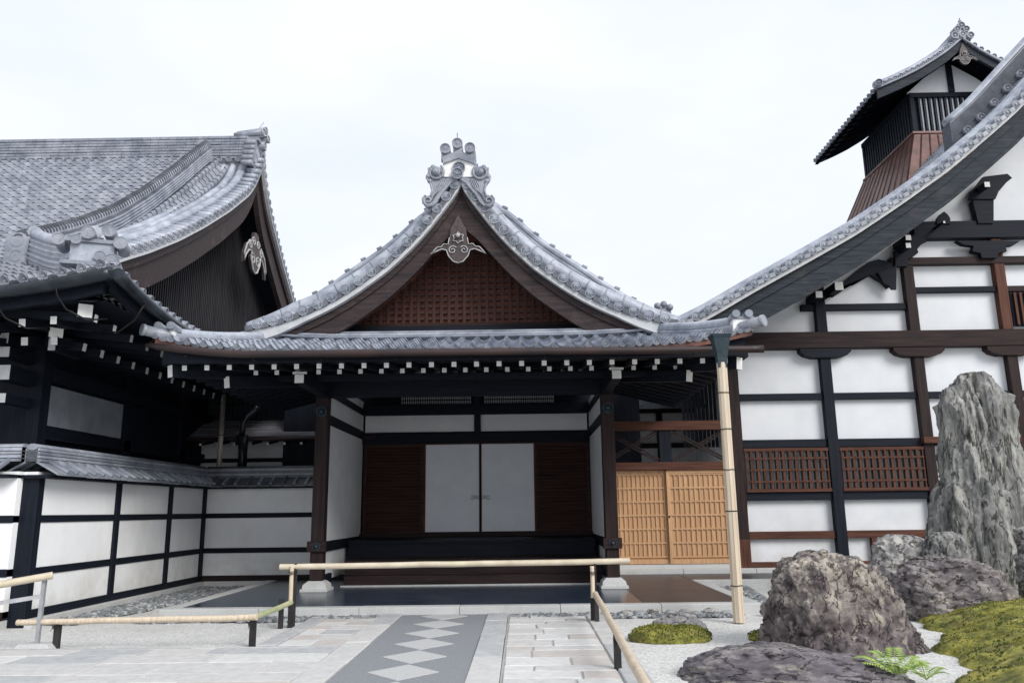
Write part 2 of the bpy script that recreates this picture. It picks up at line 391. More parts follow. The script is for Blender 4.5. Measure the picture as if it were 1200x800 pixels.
mb.box(-5.5, 3.5, 13.25, 19.0, -.05, .14, 0)
struct(mb.build('porch_floor', [SLATE]))
mb = MB()
mb.box(1.92, 3.49, 13.3, 19.0, .13, .1435, 0); mb.box(3.51, 12.5, 17.3, 19.0, -.05, .1425, 0)
struct(mb.build('passage_floor', [SLATE2]))
mb = MB()
def kerbrow(x0, x1, y0, y1, axis, z=.15):
    L_ = (x1-x0) if axis == 'x' else (y1-y0); k = max(1, round(L_/1.7)); 
    for i in range(k):
        a, b = i/k, (i+1)/k
        if axis == 'x': mb.box(x0+L_*a+.003, x0+L_*b-.003, y0, y1, -.04, z+random.uniform(-.002,.002))
        else: mb.box(x0, x1, y0+L_*a+.003, y0+L_*b-.003, -.04, z+random.uniform(-.002,.002))
kerbrow(-5.72, 3.72, 13.0, 13.25, 'x'); kerbrow(-5.72, -5.5, 13.252, 18.4, 'y'); kerbrow(3.5, 3.72, 13.252, 17.28, 'y'); kerbrow(3.5, 6.0, 17.08, 17.3, 'x', .155)
kerbrow(2.0, 12.0, 18.95, 19.2, 'x', .24)
struct(mb.build('kerb', GRAN, bevel=.008))
# pebble-filled rain channels
PEB = mat('pebbles', (.07,.08,.09), (.26,.275,.29), rough=.7, nscale=14, bump=.2, lo=.3, hi=.7)
def pebble(mb, x, y, z, r, m=0):
    o = len(mb.v); a = random.random()*6.28; sx, sy, sz = r*random.uniform(.8,1.5), r*random.uniform(.7,1.1), r*random.uniform(.5,.8)
    ca, sa = math.cos(a), math.sin(a); rings = [(0,1),(.75,.62),(1,.05),(.78,-.6)]
    mb.v.append((x,y,z+sz)); nn = 6
    for q, h in rings[1:]:
        for j in range(nn):
            th = 6.283*j/nn; px_, py_ = q*sx*math.cos(th)*random.uniform(.85,1.1), q*sy*math.sin(th)*random.uniform(.85,1.1)
            mb.v.append((x+px_*ca-py_*sa, y+px_*sa+py_*ca, z+h*sz))
    for j in range(nn): mb.f.append((o, o+1+j, o+1+(j+1)%nn)); mb.m.append(m); mb.s.append(True)
    for k in range(2):
        for j in range(nn): mb.f.append((o+1+k*nn+j, o+1+(k+1)*nn+j, o+1+(k+1)*nn+(j+1)%nn, o+1+k*nn+(j+1)%nn)); mb.m.append(m); mb.s.append(True)
mb = MB()
def pebarea(x0, x1, y0, y1, n_, r0=.03, r1=.06, cond=None):
    for _ in range(n_):
        x, y = random.uniform(x0, x1), random.uniform(y0, y1)
        if cond and not cond(x, y): continue
        pebble(mb, x, y, random.uniform(.0, .03), random.uniform(r0, r1), random.choice([0,0,1]))
PEB2 = mat('pale_pebbles', (.22,.23,.24), (.42,.43,.43), rough=.75, nscale=9, bump=.2)
pebarea(-5.9, -2.25, 12.62, 12.98, 1100, .025, .05); pebarea(-.2, 3.3, 12.6, 12.98, 1100, .025, .05)
pebarea(-7.3, -5.74, 12.5, 18.3, 3800, .03, .055, lambda x, y: x < -5.75-(max(0, 15.5-y))*.0 and x < -5.75 and (x < -6.75+(y-12.5)*.17 or y > 18))
pebarea(3.74, 5.1, 13.4, 17.05, 1900, .03, .06, lambda x, y: x < 4.15+(y-13.4)*.12)
stuff(mb.build('pebbles', [PEB, PEB2]), 'grey pebbles filling the rain channels round the porch floor', 'pebbles')

# ================================================================ ENTRANCE PORCH (centre)
CX = -1.1
PZ = smooth_tab([(0,8.05),(.13,7.77),(.32,7.51),(.51,7.245),(.71,6.99),(.93,6.74),(1.17,6.5),(1.39,6.29),(1.64,6.1),(1.91,5.9),(2.18,5.72),(2.47,5.55),(2.75,5.41),(3.06,5.28),(3.37,5.17),(3.7,5.09),(4.1,5.03)], 60, 1)
MZ = smooth_tab([(0,7.9),(.32,7.38),(.71,6.86),(1.17,6.37),(1.64,5.97),(2.18,5.6),(2.75,5.29),(3.37,5.04),(3.9,4.82),(4.95,4.36)], 60, 1)
YE = 12.72                                                  # eave line of the front skirt
def upturn(x): return .27*min(1.1, abs(x-CX)/4.9)**5
def skirt_z(x, y): 
    t = (y-YE)
    return 4.19+.262*t+.012*t*t+upturn(x)*max(0, 1-t/2.6)
porch = thing('entrance_porch', 'central entrance porch with curved grey tiled gable roof and white sliding doors up dark steps', 'building', (CX, 15.7, 0))
RM = [TILE, TILE_L]
mb = MB()
# front skirt, one bay of tiles
n_ = 36; w_ = 9.86/n_
tiles(mb, lambda u, s: Vector((CX-4.93+u*w_, YE+s, skirt_z(CX-4.93+u*w_, YE+s))), n_, w_,
      lambda i: (0, min(2.75, .05+(4.93-abs(CX-4.93+(i+.5)*w_-CX))*1.75)), course=.25, prof=SAN, step=.04, jit=.003, eave=0, er=.056, m=1)
porch_roof = mb
def mslope(sg):
    def f(u, s):
        y = 12.8+u*.28; d = 4.95-s
        return Vector((CX+sg*d, y, interp(MZ, d)+.27*max(0, 1-(y-12.8)/2.6)*max(0, (d-3.9))*.8))
    return f
for sg in (-1, 1):
    tiles(mb, mslope(sg), 30, .28, lambda i: ((0, (.0+(i*.28)*.5) if i*.28 < 1.9 else 4.93) if i < 22 else (1.85, 4.93)), course=.27, prof=HON, step=.02, eave=1, er=.07, down=(sg, 0, 0))
roof_o = mb.build('roof', RM, porch)
# verge: short barrels with round ends facing the court, then rolls following the curve
mb = MB()
for sg in (-1, 1):
    L_ = 0; prev = None; nextd = .13; d = .13
    pts = [(q, z) for q, z in PZ if q > .02]
    # walk the curve placing a disc each .295 m
    acc = .0; last = pts[0]; k = 0
    for p in pts[1:]:
        seg = math.hypot(p[0]-last[0], p[1]-last[1])
        while acc+seg >= .295*k+.12:
            f_ = (.295*k+.12-acc)/seg; q = last[0]+(p[0]-last[0])*f_; z = last[1]+(p[1]-last[1])*f_
            c = Vector((CX+sg*q, 14.45, z))
            mb.tube([c+Vector((0,.02,0)), c+Vector((0,.42,.1))], .085, 12, 1)
            mb.disc(c, (0,-1,0), .098, 0, depth=.1)
            # sickle-shaped hanging tile between; its dark colour paints the shade of the gap
            t = Vector((sg*(p[0]-last[0]), 0, p[1]-last[1])).normalized(); mdl = c+t*.148
            mb.bar(mdl-t*.07+Vector((0,.03,-.05)), mdl+t*.07+Vector((0,.03,-.05)), .05, .09, up=(0,0,1), m=2)
            mb.bar(mdl-t*.09+Vector((0,.2,-.03)), mdl+t*.09+Vector((0,.2,-.03)), .36, .07, up=(0,0,1), m=2)
            k += 1
        acc += seg; last = p
    cur = lambda y, dz, q0=.12, q1=4.1: [Vector((CX+sg*q, y, z+dz*(1 if dz < 0 else 1-.95*max(0, q-3.2)))) for q, z in PZ if q0 <= q <= q1]
    mb.tube(cur(14.86, .22), .145, 10, 1); mb.tube(cur(15.16, .3), .11, 10, 1)
    # bands of thin ridge tiles under the rolls
    mb.strip(cur(14.6, -.02), cur(14.6, -.16), (0, .55, 0), 2)
roof_v = mb.build('verge_tiles', [TILE, TILE_L, TILE_D], porch)
# tile joints on rolls as thin collars
mb = MB()
for sg in (-1, 1):
    cur = [Vector((CX+sg*q, 14.86, z+.22*(1-.95*max(0, q-3.2)))) for q, z in PZ if .12 <= q <= 4.1]
    for i in range(3, len(cur)-2, 5):
        mb.tube([cur[i], cur[i]+(cur[i+1]-cur[i]).normalized()*.03], .151, 10, 0)
    # descending ridge with tile-end knobs behind the rolls
    RT = [(.2,8.3),(.98,7.72),(1.34,7.36),(1.72,7.04),(2.32,6.62),(2.71,6.32),(3.56,5.74),(4.3,5.3)]
    RT = smooth_tab(RT, 50, 2)
    rr_ = [Vector((CX+sg*q, 15.75, z)) for q, z in RT]
    mb.strip([p-Vector((0,0,.14)) for p in rr_], [Vector((p.x, 15.75, interp(MZ, abs(p.x-CX))-.1)) for p in rr_], (0, .3, 0), 2)
    for k in range(4): mb.strip([p-Vector((0,.02,.14+.1*k)) for p in rr_], [p-Vector((0,.02,.18+.1*k)) for p in rr_], (0, .34, 0), 0)
    mb.tube([p+Vector((0,.15,-.09)) for p in rr_], .09, 8, 1)
    for i in range(3, len(rr_)-2, 4):
        p = rr_[i]; t = (rr_[i-1]-rr_[i]).normalized()
        mb.bar(p+Vector((0,.15,0)), p+Vector((0,.15,0))-t*.13+Vector((0,0,.03)), .16, .045, m=0)
    mb.tube([Vector((CX+sg*q, 15.48, .45*interp(PZ, q)+.55*z-.08)) for q, z in RT], .12, 10, 1)
mb.box(CX-.32, CX+.32, 14.75, 21.3, 7.7, 8.35, 0); mb.tube([(CX,14.75,8.4),(CX,21.3,8.4)], .12, 10, 1)
for k in range(5): mb.box(CX-.30-.015*(k%2), CX+.30+.015*(k%2), 14.74, 21.31, 7.85+k*.1, 7.89+k*.1, 1)
mb.build('roof_ridge', [TILE, TILE_L], porch)
# hip ridges and corner tiles
for sg in (-1, 1):
    mb = MB()
    def hp(t, dz=0):   # from corner to the foot of the verge
        d = 4.78-t*1.0; y = 12.95+t*1.55; x = CX+sg*d
        return Vector((x, y, skirt_z(x, y)+(.0 if sg > 0 else -.06)+dz))
    for k, (r, dz) in enumerate(((.13,.03),(.11,.09),(.10,.14))): mb.tube([hp(t/10+.03*k, dz) for t in range(11)], r, 8, k % 2, flat=.5)
    mb.tube([hp(t/10+.05, .19) for t in range(11)], .085, 8, 1)
    # block facing the court and the projecting barrel
    c = hp(0, .14)
    mb.box(c.x-.16, c.x+.16, c.y-.12, c.y+.05, c.z-.16, c.z+.04, 2)
    mb.box(c.x-.19, c.x+.19, c.y-.14, c.y+.08, c.z+.04, c.z+.08, 0)
    for dx in (-.11, .1): mb.tube([c+Vector((dx, -.18, .12)), c+Vector((dx, .25, .1))], .06, 12, 0); mb.disc(c+Vector((dx, -.18, .12)), (0,-1,0), .066, 0, depth=.05)
    e = Vector((CX+sg*4.98, 12.68, skirt_z(CX+sg*4.98, 12.7)+.02))
    mb.tube([e+Vector((-sg*.5, .45, -.03)), e+Vector((sg*.08,-.1,.06))], [.09,.09], 12, 0); mb.disc(e+Vector((sg*.08,-.1,.06)), (sg,-1,.1), .098, 0, depth=.05)
    mb.build('hip_ridge', [TILE, TILE_L, WHITE], porch)
# small rear ridge ornament seen over the right slope
mb = MB(); c = at(778, 361, Y=19.5)
mb.box(c.x-.18, c.x+.18, 19.5, 19.7, c.z-.5, c.z+.02)
for dx, dz in ((-.16,.06),(0,.1),(.15,.02)): mb.ball((c.x+dx,19.5,c.z+dz), .09, 0, 5)
mb.build('rear_ridge_ornament', TILE, porch)
# ridge noshi band at the foot of the gable
mb = MB()
for k, (y0, z0) in enumerate(((14.62,4.82),(14.68,4.875),(14.74,4.93))): mb.tube([(x*.1, y0, z0+.05*(abs(x*.1-CX)/3.2)**6) for x in range(-46, 25)], .05, 6, k % 2, flat=.6)
mb.box(-4.6, 2.4, 14.7, 15.5, 4.5, 4.85, 0)
mb.build('gable_foot_tiles', [TILE, TILE_L], porch)
# verge plaster strip and barge boards
mb = MB()
def PZs(q, dz): return interp(PZ, q)+dz
qs = [i*.07 for i in range(0, 61)]
for sg in (-1, 1):
    T = [(CX+sg*q, 14.5, PZs(q, -.09)) for q in qs]; B = [(CX+sg*q, 14.5, PZs(q, -.21)-.0*q-(.03 if q<.1 else 0)-.16*max(0,(q-2.9)/1.3)) for q in qs]
    mb.strip(T, B, (0,.25,0))
mb.build('verge_board', PLATE, porch)
for sg in (-1, 1):
    mb = MB()
    def edge(a, b, y, q1=3.75, q0=0): return [(CX+sg*q, y, max(4.9, PZs(q, -a-b-(.34*math.exp(-q/.22) if a > .5 else 0)))) for q in qs if q0 <= q <= q1]
    mb.strip(edge(.21,0,14.62), edge(.36,.0,14.62), (0,.1,0)); mb.strip(edge(.36,0,14.66), edge(.69,.02,14.66), (0,.1,0))
    mb.strip(edge(.61,0,14.645), edge(.69,.02,14.645), (0,.02,0))
    mb.build('barge_board', BARGE, porch)
# gable lattice
mb = MB(); mb.prism([(CX-2.9,15.56,5.1),(CX+2.9,15.56,5.1),(CX+1.2,15.56,6.25),(CX,15.56,7.3),(CX-1.2,15.56,6.25)], (0,.05,0)); mb.build('gable_wall', LATB, porch)
mb = MB()
for i in range(-19, 20):
    x = CX+i*.152; mb.box(x-.03, x+.03, 15.45, 15.50, 5.16, max(5.2, min(6.75, interp(MZ, abs(x-CX))-.35)))
for k in range(14):
    z = 5.25+k*.125; 
    q = next((q for q, zz in MZ if zz-.4 < z), 2.9); q = min(q, 2.9)
    mb.box(CX-q, CX+q, 15.465, 15.515, z-.027, z+.027)
mb.build('gable_lattice', LATW, porch)
mb = MB(); mb.box(CX-3.2, CX+3.2, 15.38, 15.5, 5.19, 5.25, 0); mb.box(CX-3.5, CX+3.5, 15.36, 15.6, 4.8, 5.187, 1); mb.build('gable_sill', [BR['x'], DK['x']], porch, bevel=.006)
# gable soffit (planks under the verge)
mb = MB()
for sg in (-1, 1): mb.strip([(CX+sg*q, 14.76, PZs(q, -.2)) for q in qs if q < 3.6], [(CX+sg*q, 14.76, PZs(q, -.26)) for q in qs if q < 3.6], (0,.9,0))
mb.build('gable_soffit', DK['y'], porch)
# pendant
def spiral(c, r0, turns, sgn, y, n=26, a0=0):
    return [Vector((c[0]+sgn*math.cos(a0+6.283*turns*t/n)*r0*(1-.8*t/n), y, c[1]+math.sin(a0+6.283*turns*t/n)*r0*(1-.8*t/n))) for t in range(n+1)]
pc = at(537, 293, Y=14.55)
def pend(parent, c, y, s=1.0, name='gable_pendant'):
    mb = MB(); half = [(0,-.33),(.12,-.29),(.24,-.15),(.29,.0),(.40,.03),(.52,-.02),(.68,-.10),(.60,-.01),(.52,.08),(.42,.09),(.36,.16),(.25,.15),(.22,.32),(.19,.55),(0,.92)]
    poly = [(c.x+a*s, y, c.z+b*s) for a, b in half]+[(c.x-a*s, y, c.z+b*s) for a, b in half[-2:0:-1]]
    mb.prism(poly, (0,.07,0)); o = mb.build(name, CARV, parent)
    mb = MB()
    for sg in (-1, 1):
        mb.tube([Vector((c.x+sg*a*s, y-.015, c.z+b*s)) for a, b in half[:13]], .014*s, 6)
        mb.tube(spiral((c.x+sg*.14*s, c.z+.0), .11*s, 1.4, -sg, y-.015, a0=.6), .013*s, 6)
    mb.build('carved_edge', CARVW, o)
    mb = MB()
    for k in range(6):
        a = R(90+60*k); b = R(120+60*k); cc = Vector((c.x, y-.03, c.z+.31*s))
        P = [cc+Vector((math.cos(R(90+60*k)), 0, math.sin(R(90+60*k))))*.15*s, cc+Vector((math.cos(R(120+60*k)),0,math.sin(R(120+60*k))))*.10*s, cc+Vector((math.cos(R(150+60*k)),0,math.sin(R(150+60*k))))*.15*s]
        mb.tube(P, .013*s, 5)
    mb.tube([(c.x, y, c.z+.34*s), (c.x, y-.12*s, c.z+.34*s)], .035*s, 8); mb.ball((c.x, y-.13*s, c.z+.34*s), .055*s, 0, 6)
    mb.build('flower_boss', CARVW, o)
pend(porch, pc-Vector((0,0,.0)), 14.56, .78)
# ridge-end ornament
def opx(x, y): return at(460+x/4.2125, 140+y/4.2125, Y=14.42)
orn = MB()
orn.prism([opx(250,283),opx(402,283),opx(400,206),opx(325,176),opx(254,206)], (0,.3,0))
oo = orn.build('ridge_end_block', WHITE, porch)
mb = MB()
mb.strip([opx(x, y)+Vector((0,-.05,0)) for x, y in ((246,188),(325,158),(408,188))], [opx(x, y)+Vector((0,-.05,0)) for x, y in ((250,222),(325,196),(404,222))], (0,.4,0))
mb.strip([opx(x, y)+Vector((0,-.02,0)) for x, y in ((240,160),(283,172),(325,152),(368,172),(410,160))], [opx(x, y)+Vector((0,-.02,0)) for x, y in ((252,195),(285,186),(325,170),(365,186),(404,195))], (0,.3,0))
for x, y in ((262,152),(321,126),(383,148)):
    c = opx(x, y); mb.tube([c+Vector((0,-.08,0)), c+Vector((0,.5,-.03))], .098, 14); mb.disc(c+Vector((0,-.1,0)), (0,-1,0), .105, 0, depth=.05)
    mb.tube([c+Vector((0,.05,-.06)), c+Vector((0,.05,-.22))], .09, 8)
for x, y, r in ((328,240,.125),(320,270,.115)): mb.disc(opx(x,y)+Vector((0,-.04-.02*(r<.12),0)), (0,-1,0), r, 0, depth=.05)
mb.tube([opx(321,110), opx(320,68)], .012, 6)
mb.build('crest_tiles', TILE, oo)
half = [(325,290),(300,283),(262,292),(250,286),(246,262),(238,245),(205,233),(178,244),(180,262),(168,290),(188,318),(196,350),(188,378),(172,384),(160,376),(149,392),(152,414),(172,431),(200,424),(222,402),(240,372),(290,312)]
for sg in (-1, 1):
    mb = MB(); mx_ = lambda x: x if sg < 0 else 650-x
    pl = [opx(mx_(x), y) for x, y in half]; mb.prism(pl, (0,.14,0))
    mb.tube([p+Vector((0,-.01,0)) for p in pl[3:20]], .022, 6)
    c = opx(mx_(214), 263); mb.tube(spiral((c.x, c.z), .165, 1.6, sg, 14.40, a0=2.2), .026, 6); mb.ball(c+Vector((0,-.05,0)), .065, 0, 7)
    c = opx(mx_(176), 402); mb.tube(spiral((c.x, c.z), .10, 1.3, sg, 14.40, a0=4), .022, 6)
    for k in range(4): mb.tube([opx(mx_(a), b)+Vector((0,-.01,0)) for a, b in ((238+k*9,296),(222+k*10,330),(212+k*6,372-k*6),(196+k*4,402-k*8))], .013, 6)
    for ang, (x, y) in enumerate(((200,236),(190,250),(176,282),(184,305))): mb.ball(opx(mx_(x), y), .05, 0, 5)
    mb.build('ridge_end_scroll', TILE, porch)
# ---- under the eaves
mb = MB()
mb.strip([(x*.1, YE+.02, skirt_z(x*.1, YE)-.02) for x in range(-60, 39)], [(x*.1, YE+.02, skirt_z(x*.1, YE)-.10) for x in range(-60, 39)], (0,.06,0))
mb.build('eave_board', REDC, porch)
mb = MB()
gz = lambda x: 4.115+.16*max(0, (-4.4-x)/1.6)**1.5-.02*(x+1)/5
P = [(-6.08+i*.2, 12.62, gz(-6.08+i*.2)) for i in range(51)]
mb.tube(P, [.03]+[.062]*49+[.062], 12, 0)
for x in (-5.4, -4.3, -3.2, -2.0, -.8, .4, 1.6, 2.8): mb.tube([(x, 12.53, gz(x)-.12),(x, 12.70, gz(x)-.10),(x,12.75,gz(x)+.12)], .008, 5, 1)
mb.build('gutter', [GUT, IRON], porch)
mb = MB()
mb.strip([(x*.1, 12.86, skirt_z(x*.1, 12.9)-.1) for x in range(-59, 38)], [(x*.1, 12.86, 4.04+.0*x) for x in range(-59, 38)], (0,.1,0))
mb.build('eave_beam', DK['x'], porch)
MB().box(-5.2, 3.0, 13.4, 13.6, 4.12, 4.36).build('eave_leak_filler', DK['x'], porch)  # added box that closes the light leak above the upper rafters
mb = MB()   # soffit boards
vs_ = []; ys = [12.95+i*.4 for i in range(10)]; xs = [CX-4.88+i*.244*1 for i in range(41)]
def sof(x, y):
    dx = 4.9-abs(x-CX); dy = y-12.9; return 4.08+.11*min(dx, dy) + .12*max(0, min(dx,dy)-1.2)
for y in ys:
    for x in xs: vs_.append((x, y, sof(x, y)+.06))
mb.add(vs_, [(j*41+i, (j+1)*41+i, (j+1)*41+i+1, j*41+i+1) for j in range(9) for i in range(40)])
for sg in (-1, 1):
    mb.add([(CX+sg*4.88,16.5,4.14),(CX+sg*4.88,18.95,4.14),(CX+sg*2.6,18.95,4.8),(CX+sg*2.6,16.5,4.8)], [(0,1,2,3)])
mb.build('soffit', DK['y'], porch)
x = CX
rp = [DK['y'], WHITE]; rx = [DK['x'], WHITE]
for i in range(-12, 13):        # upper (flying) rafters then lower rafters
    x = CX+.0+i*.375
    MB().bar((x, 13.02, 3.99), (x, 14.6, 4.2), .08, .084, m=0, mend=1).build('rafter', rp, porch)
for i in range(-10, 11):
    x = CX+.12+i*.375
    MB().bar((x, 14.0, 4.065), (x, 16.6, 4.50), .078, .082, m=0, mend=1).build('rafter', rp, porch)
for sg in (-1, 1):
    for k in range(14):
        y = 13.4+k*.42
        MB().bar((CX+sg*4.78, y, 3.99), (CX+sg*max(2.7, 4.9-(y-12.6)*1.2 if y < 14.4 else 2.7), y, 4.17 if y < 14 else 4.5), .09, .10, m=0, mend=1).build('rafter', rx, porch)
    MB().bar((CX+sg*4.72, 12.98, 3.93), (CX+sg*2.6, 15.9, 4.3), .14, .2, m=0, mend=1).build('hip_rafter', rp, porch)
    MB().bar((CX+sg*4.05, 13.75, 3.86), (CX+sg*2.6, 15.9, 4.2), .15, .2, m=0, mend=1).build('hip_rafter', rp, porch)
    mb = MB(); mb.bar((CX+sg*4.84, 13.0, 4.1), (CX+sg*4.84, 19.0, 4.1), .08, .12); mb.build('side_eave_board', DK['y'], porch)
# pillars, base stones, fittings
PX = (-3.96, 1.72)
for x in PX:
    mb = MB(); mb.box(x-.125, x+.125, 15.75, 16.0, .34, 4.35); p = mb.build('pillar', BR['z'] , porch, bevel=.012)
    mb = MB(); mb.box(x-.26, x+.26, 15.6, 16.15, .14, .2); 
    for k, (h, z) in enumerate(((.23,.2),(.215,.27),(.16,.33))):
        pass
    mb.add([(x-.23,15.64,.2),(x+.23,15.64,.2),(x+.23,16.11,.2),(x-.23,16.11,.2),(x-.22,15.65,.27),(x+.22,15.65,.27),(x+.22,16.1,.27),(x-.22,16.1,.27),(x-.145,15.73,.335),(x+.145,15.73,.335),(x+.145,16.02,.335),(x-.145,16.02,.335)],
        [(0,1,5,4),(1,2,6,5),(2,3,7,6),(3,0,4,7),(4,5,9,8),(5,6,10,9),(6,7,11,10),(7,4,8,11),(8,9,10,11)])
    mb.build('base_stone', GRAN, porch, bevel=.006)
    mb = MB(); mb.box(x-.18, x+.18, 15.69, 15.83, .87, 1.07); bx = mb.build('fitting_block', BR['x'], porch, bevel=.008)
    mb = MB(); mb.disc((x, 15.675, .97), (0,-1,0), .075, depth=.03); mb.ball((x, 15.67, .97), .035, 0, 6, (1,.6,1)); mb.build('round_nail_cover', VERD, bx)
    mb = MB(); mb.disc((x, 15.71, 3.57), (0,-1,0), .11, depth=.03); mb.ball((x, 15.70, 3.57), .045, 0, 6, (1,.5,1)); mb.build('round_nail_cover', VERD, p)
    xb_ = x*.985; mb = MB(); mb.box(xb_-.085, xb_+.085, 13.84, 15.75, 3.84, 4.0, 0); mb.box(xb_-.08, xb_+.08, 13.83, 13.84, 3.845, 3.995, 1); mb.box(xb_-.13, xb_+.13, 13.86, 16.2, 4.003, 4.05, 0); mb.box(xb_-.125, xb_+.125, 13.85, 13.86, 4.006, 4.047, 1)
    mb.build('beam_end', [DK['y'], WHITE], porch)
mb = MB(); mb.box(PX[0]+.125, PX[1]-.125, 15.78, 15.96, 3.86, 4.3); mb.build('lintel', BR['x'] and DK['x'], porch, bevel=.01)
mb = MB(); mb.box(-5.2, 3.0, 15.6, 15.75, 4.36, 4.52); mb.box(-5.2, 3.0, 14.55, 14.67, 4.0, 4.1); mb.build('eave_purlin', DK['x'], porch)
# side walls
for x, sg in ((PX[0], 1), (PX[1], -1)):
    mb = MB(); mb.box(x+.03, x-.03, 16.0, 19.8, .3, 3.36); mb.box(x+.03, x-.03, 16.0, 19.8, 3.5, 4.3); mb.build('side_wall', PLASTER, porch)
    for z0, z1 in ((.85,1.05),(3.36,3.56),(3.95,4.1)): MB().box(x-.07, x+.07, 16.0, 19.8, z0, z1).build('side_beam', DK['y'], porch, bevel=.006)
    MB().box(x-.09, x+.09, 16.0, 16.7, .15, .42).build('side_plinth', DK['y'], porch, bevel=.006)
# back wall at Y 19.8
YB = 19.8
xl, xr = -3.93, 1.69
mb = MB(); mb.box(xl, xr, YB, YB+.1, .1, 1.0); mb.box(xl, xr, YB+.12, YB+.2, 1.0, 4.9); mb.build('back_wall', DK['x'], porch)
mb = MB(); mb.box(xl+.05, -1.13, YB+.02, YB+.06, 3.54, 3.95); mb.box(-1.03, xr-.05, YB+.02, YB+.06, 3.54, 3.95); mb.build('transom_panel', PLASTER, porch)
mb = MB()
mb.box(xl, xr, YB-.1, YB+.1, 3.24, 3.5); mb.box(xl, xr, YB-.08, YB+.1, 3.96, 4.22); mb.box(xl, xr, YB-.1, YB+.1, 4.62, 4.85); 
mb.build('wall_beam', DK['x'], porch, bevel=.008)
mb = MB(); mb.box(xl, xr, YB-.16, YB+.1, 1.0, 1.1); mb.build('threshold', RD['x'] and BR['x'], porch, bevel=.006)
mb = MB(); mb.box(-1.16, -1.0, YB-.085, YB+.1, 3.5, 4.85); mb.build('wall_post', DK['z'], porch)
LOUV = wood('louvre_wood', (.022,.012,.011), (.075,.036,.030), 'x')
mb = MB()   # grille transoms
for a, b in ((-3.75, -3.1), (-3.0, -1.25), (-.92, .85), (.95, 1.55)):
    k = int((b-a)/.055)
    for i in range(k+1): mb.box(a+i*.055-.009, a+i*.055+.009, YB, YB+.02, 4.22, 4.62)
    for z in (4.33, 4.5): mb.box(a, b, YB+.021, YB+.035, z-.012, z+.012)
mb.build('grille', DK['z'], porch)
mb = MB()
for a, b in ((-3.0, -1.25), (-.92, .85)): mb.box(a, b, YB+.06, YB+.08, 4.24, 4.6)
mb.build('grille_panel', PAPER, porch)
for a, b in ((-3.88, -2.4), (.34, 1.66)):
    mb = MB(); mb.box(a, b, YB+.0, YB+.03, 1.1, 3.24, 0)
    for i in range(27): z = 1.16+i*.078; mb.add([(a,YB,z+.05),(b,YB,z+.05),(b,YB-.035,z),(a,YB-.035,z),(a,YB,z-.004),(b,YB,z-.004)], [(3,2,1,0),(4,5,2,3)])
    mb.box(a, a+.07, YB-.05, YB, 1.1, 3.24); mb.box(b-.07, b, YB-.05, YB, 1.1, 3.24); mb.box(a+.07, b-.07, YB-.05, YB, 3.17, 3.24)
    mb.build('louvre_door', LOUV, porch)
for a, b, hx in ((-2.36, -1.03, -1.12), (-.99, .31, -.90)):
    mb = MB(); mb.box(a, b, YB-.09, YB-.05, 1.12, 3.21); d = mb.build('sliding_door', PAPER, porch)
    mb = MB(); mb.box(a+.03, b-.03, YB-.094, YB-.09, 2.148, 2.156); mb.build('paper_seam', WHITE, d)
    mb = MB(); z = 1.93; q = [Vector((hx-.12,YB-.1,z-.04)),Vector((hx+.12,YB-.1,z-.04)),Vector((hx+.12,YB-.1,z+.04)),Vector((hx-.12,YB-.1,z+.04)),Vector((hx-.12,YB-.1,z-.04))]
    mb.tube(q, .005, 4); mb.tube([q[0], q[2]], .005, 4); mb.tube([q[1], q[3]], .005, 4); mb.tube([(hx-.04,YB-.1,z),(hx,YB-.1,z+.035),(hx+.04,YB-.1,z),(hx,YB-.1,z-.035),(hx-.04,YB-.1,z)], .005, 4)
    mb.build('door_pull', STEEL, d)
    mb = MB()
    for s0, s1 in ((a-.035, a+.012), (b-.012, b+.035)): mb.box(s0, s1, YB-.11, YB-.02, 1.1, 3.24)
    mb.box(a-.03, b+.03, YB-.094, YB-.02, 3.212, 3.24)
    mb.build('door_frame', RD['z'], d)
# steps
mb = MB(); mb.box(xl+.3, xr-.1, 16.75, 18.0, .14, .36, 0); mb.box(xl+.32, xr-.1, 16.72, 18.0, .365, .39, 0); mb.box(xl+.3, xr-.1, 16.78, 18.0, .392, .6, 0); mb.box(xl+.3,xr-.1,16.73,18.0,.602,.64,0); mb.build('step', BR['x'], porch)
mb = MB(); mb.box(xl+.1, xr-.1, 18.0, 19.75, .14, .93, 0); mb.box(xl+.1, xr-.1, 17.95, 19.7, .932, .99, 0); mb.build('upper_step', DK['x'], porch)
mb = MB(); mb.box(xl+.25, xr-.1, 16.64, 16.715, .14, .165); mb.build('step_edging', GRAN, porch)
# dark room behind
mb = MB(); mb.box(-6, 3.0, 20.1, 20.3, 0, 5.2); mb.build('rear_wall', DK['z'], porch)
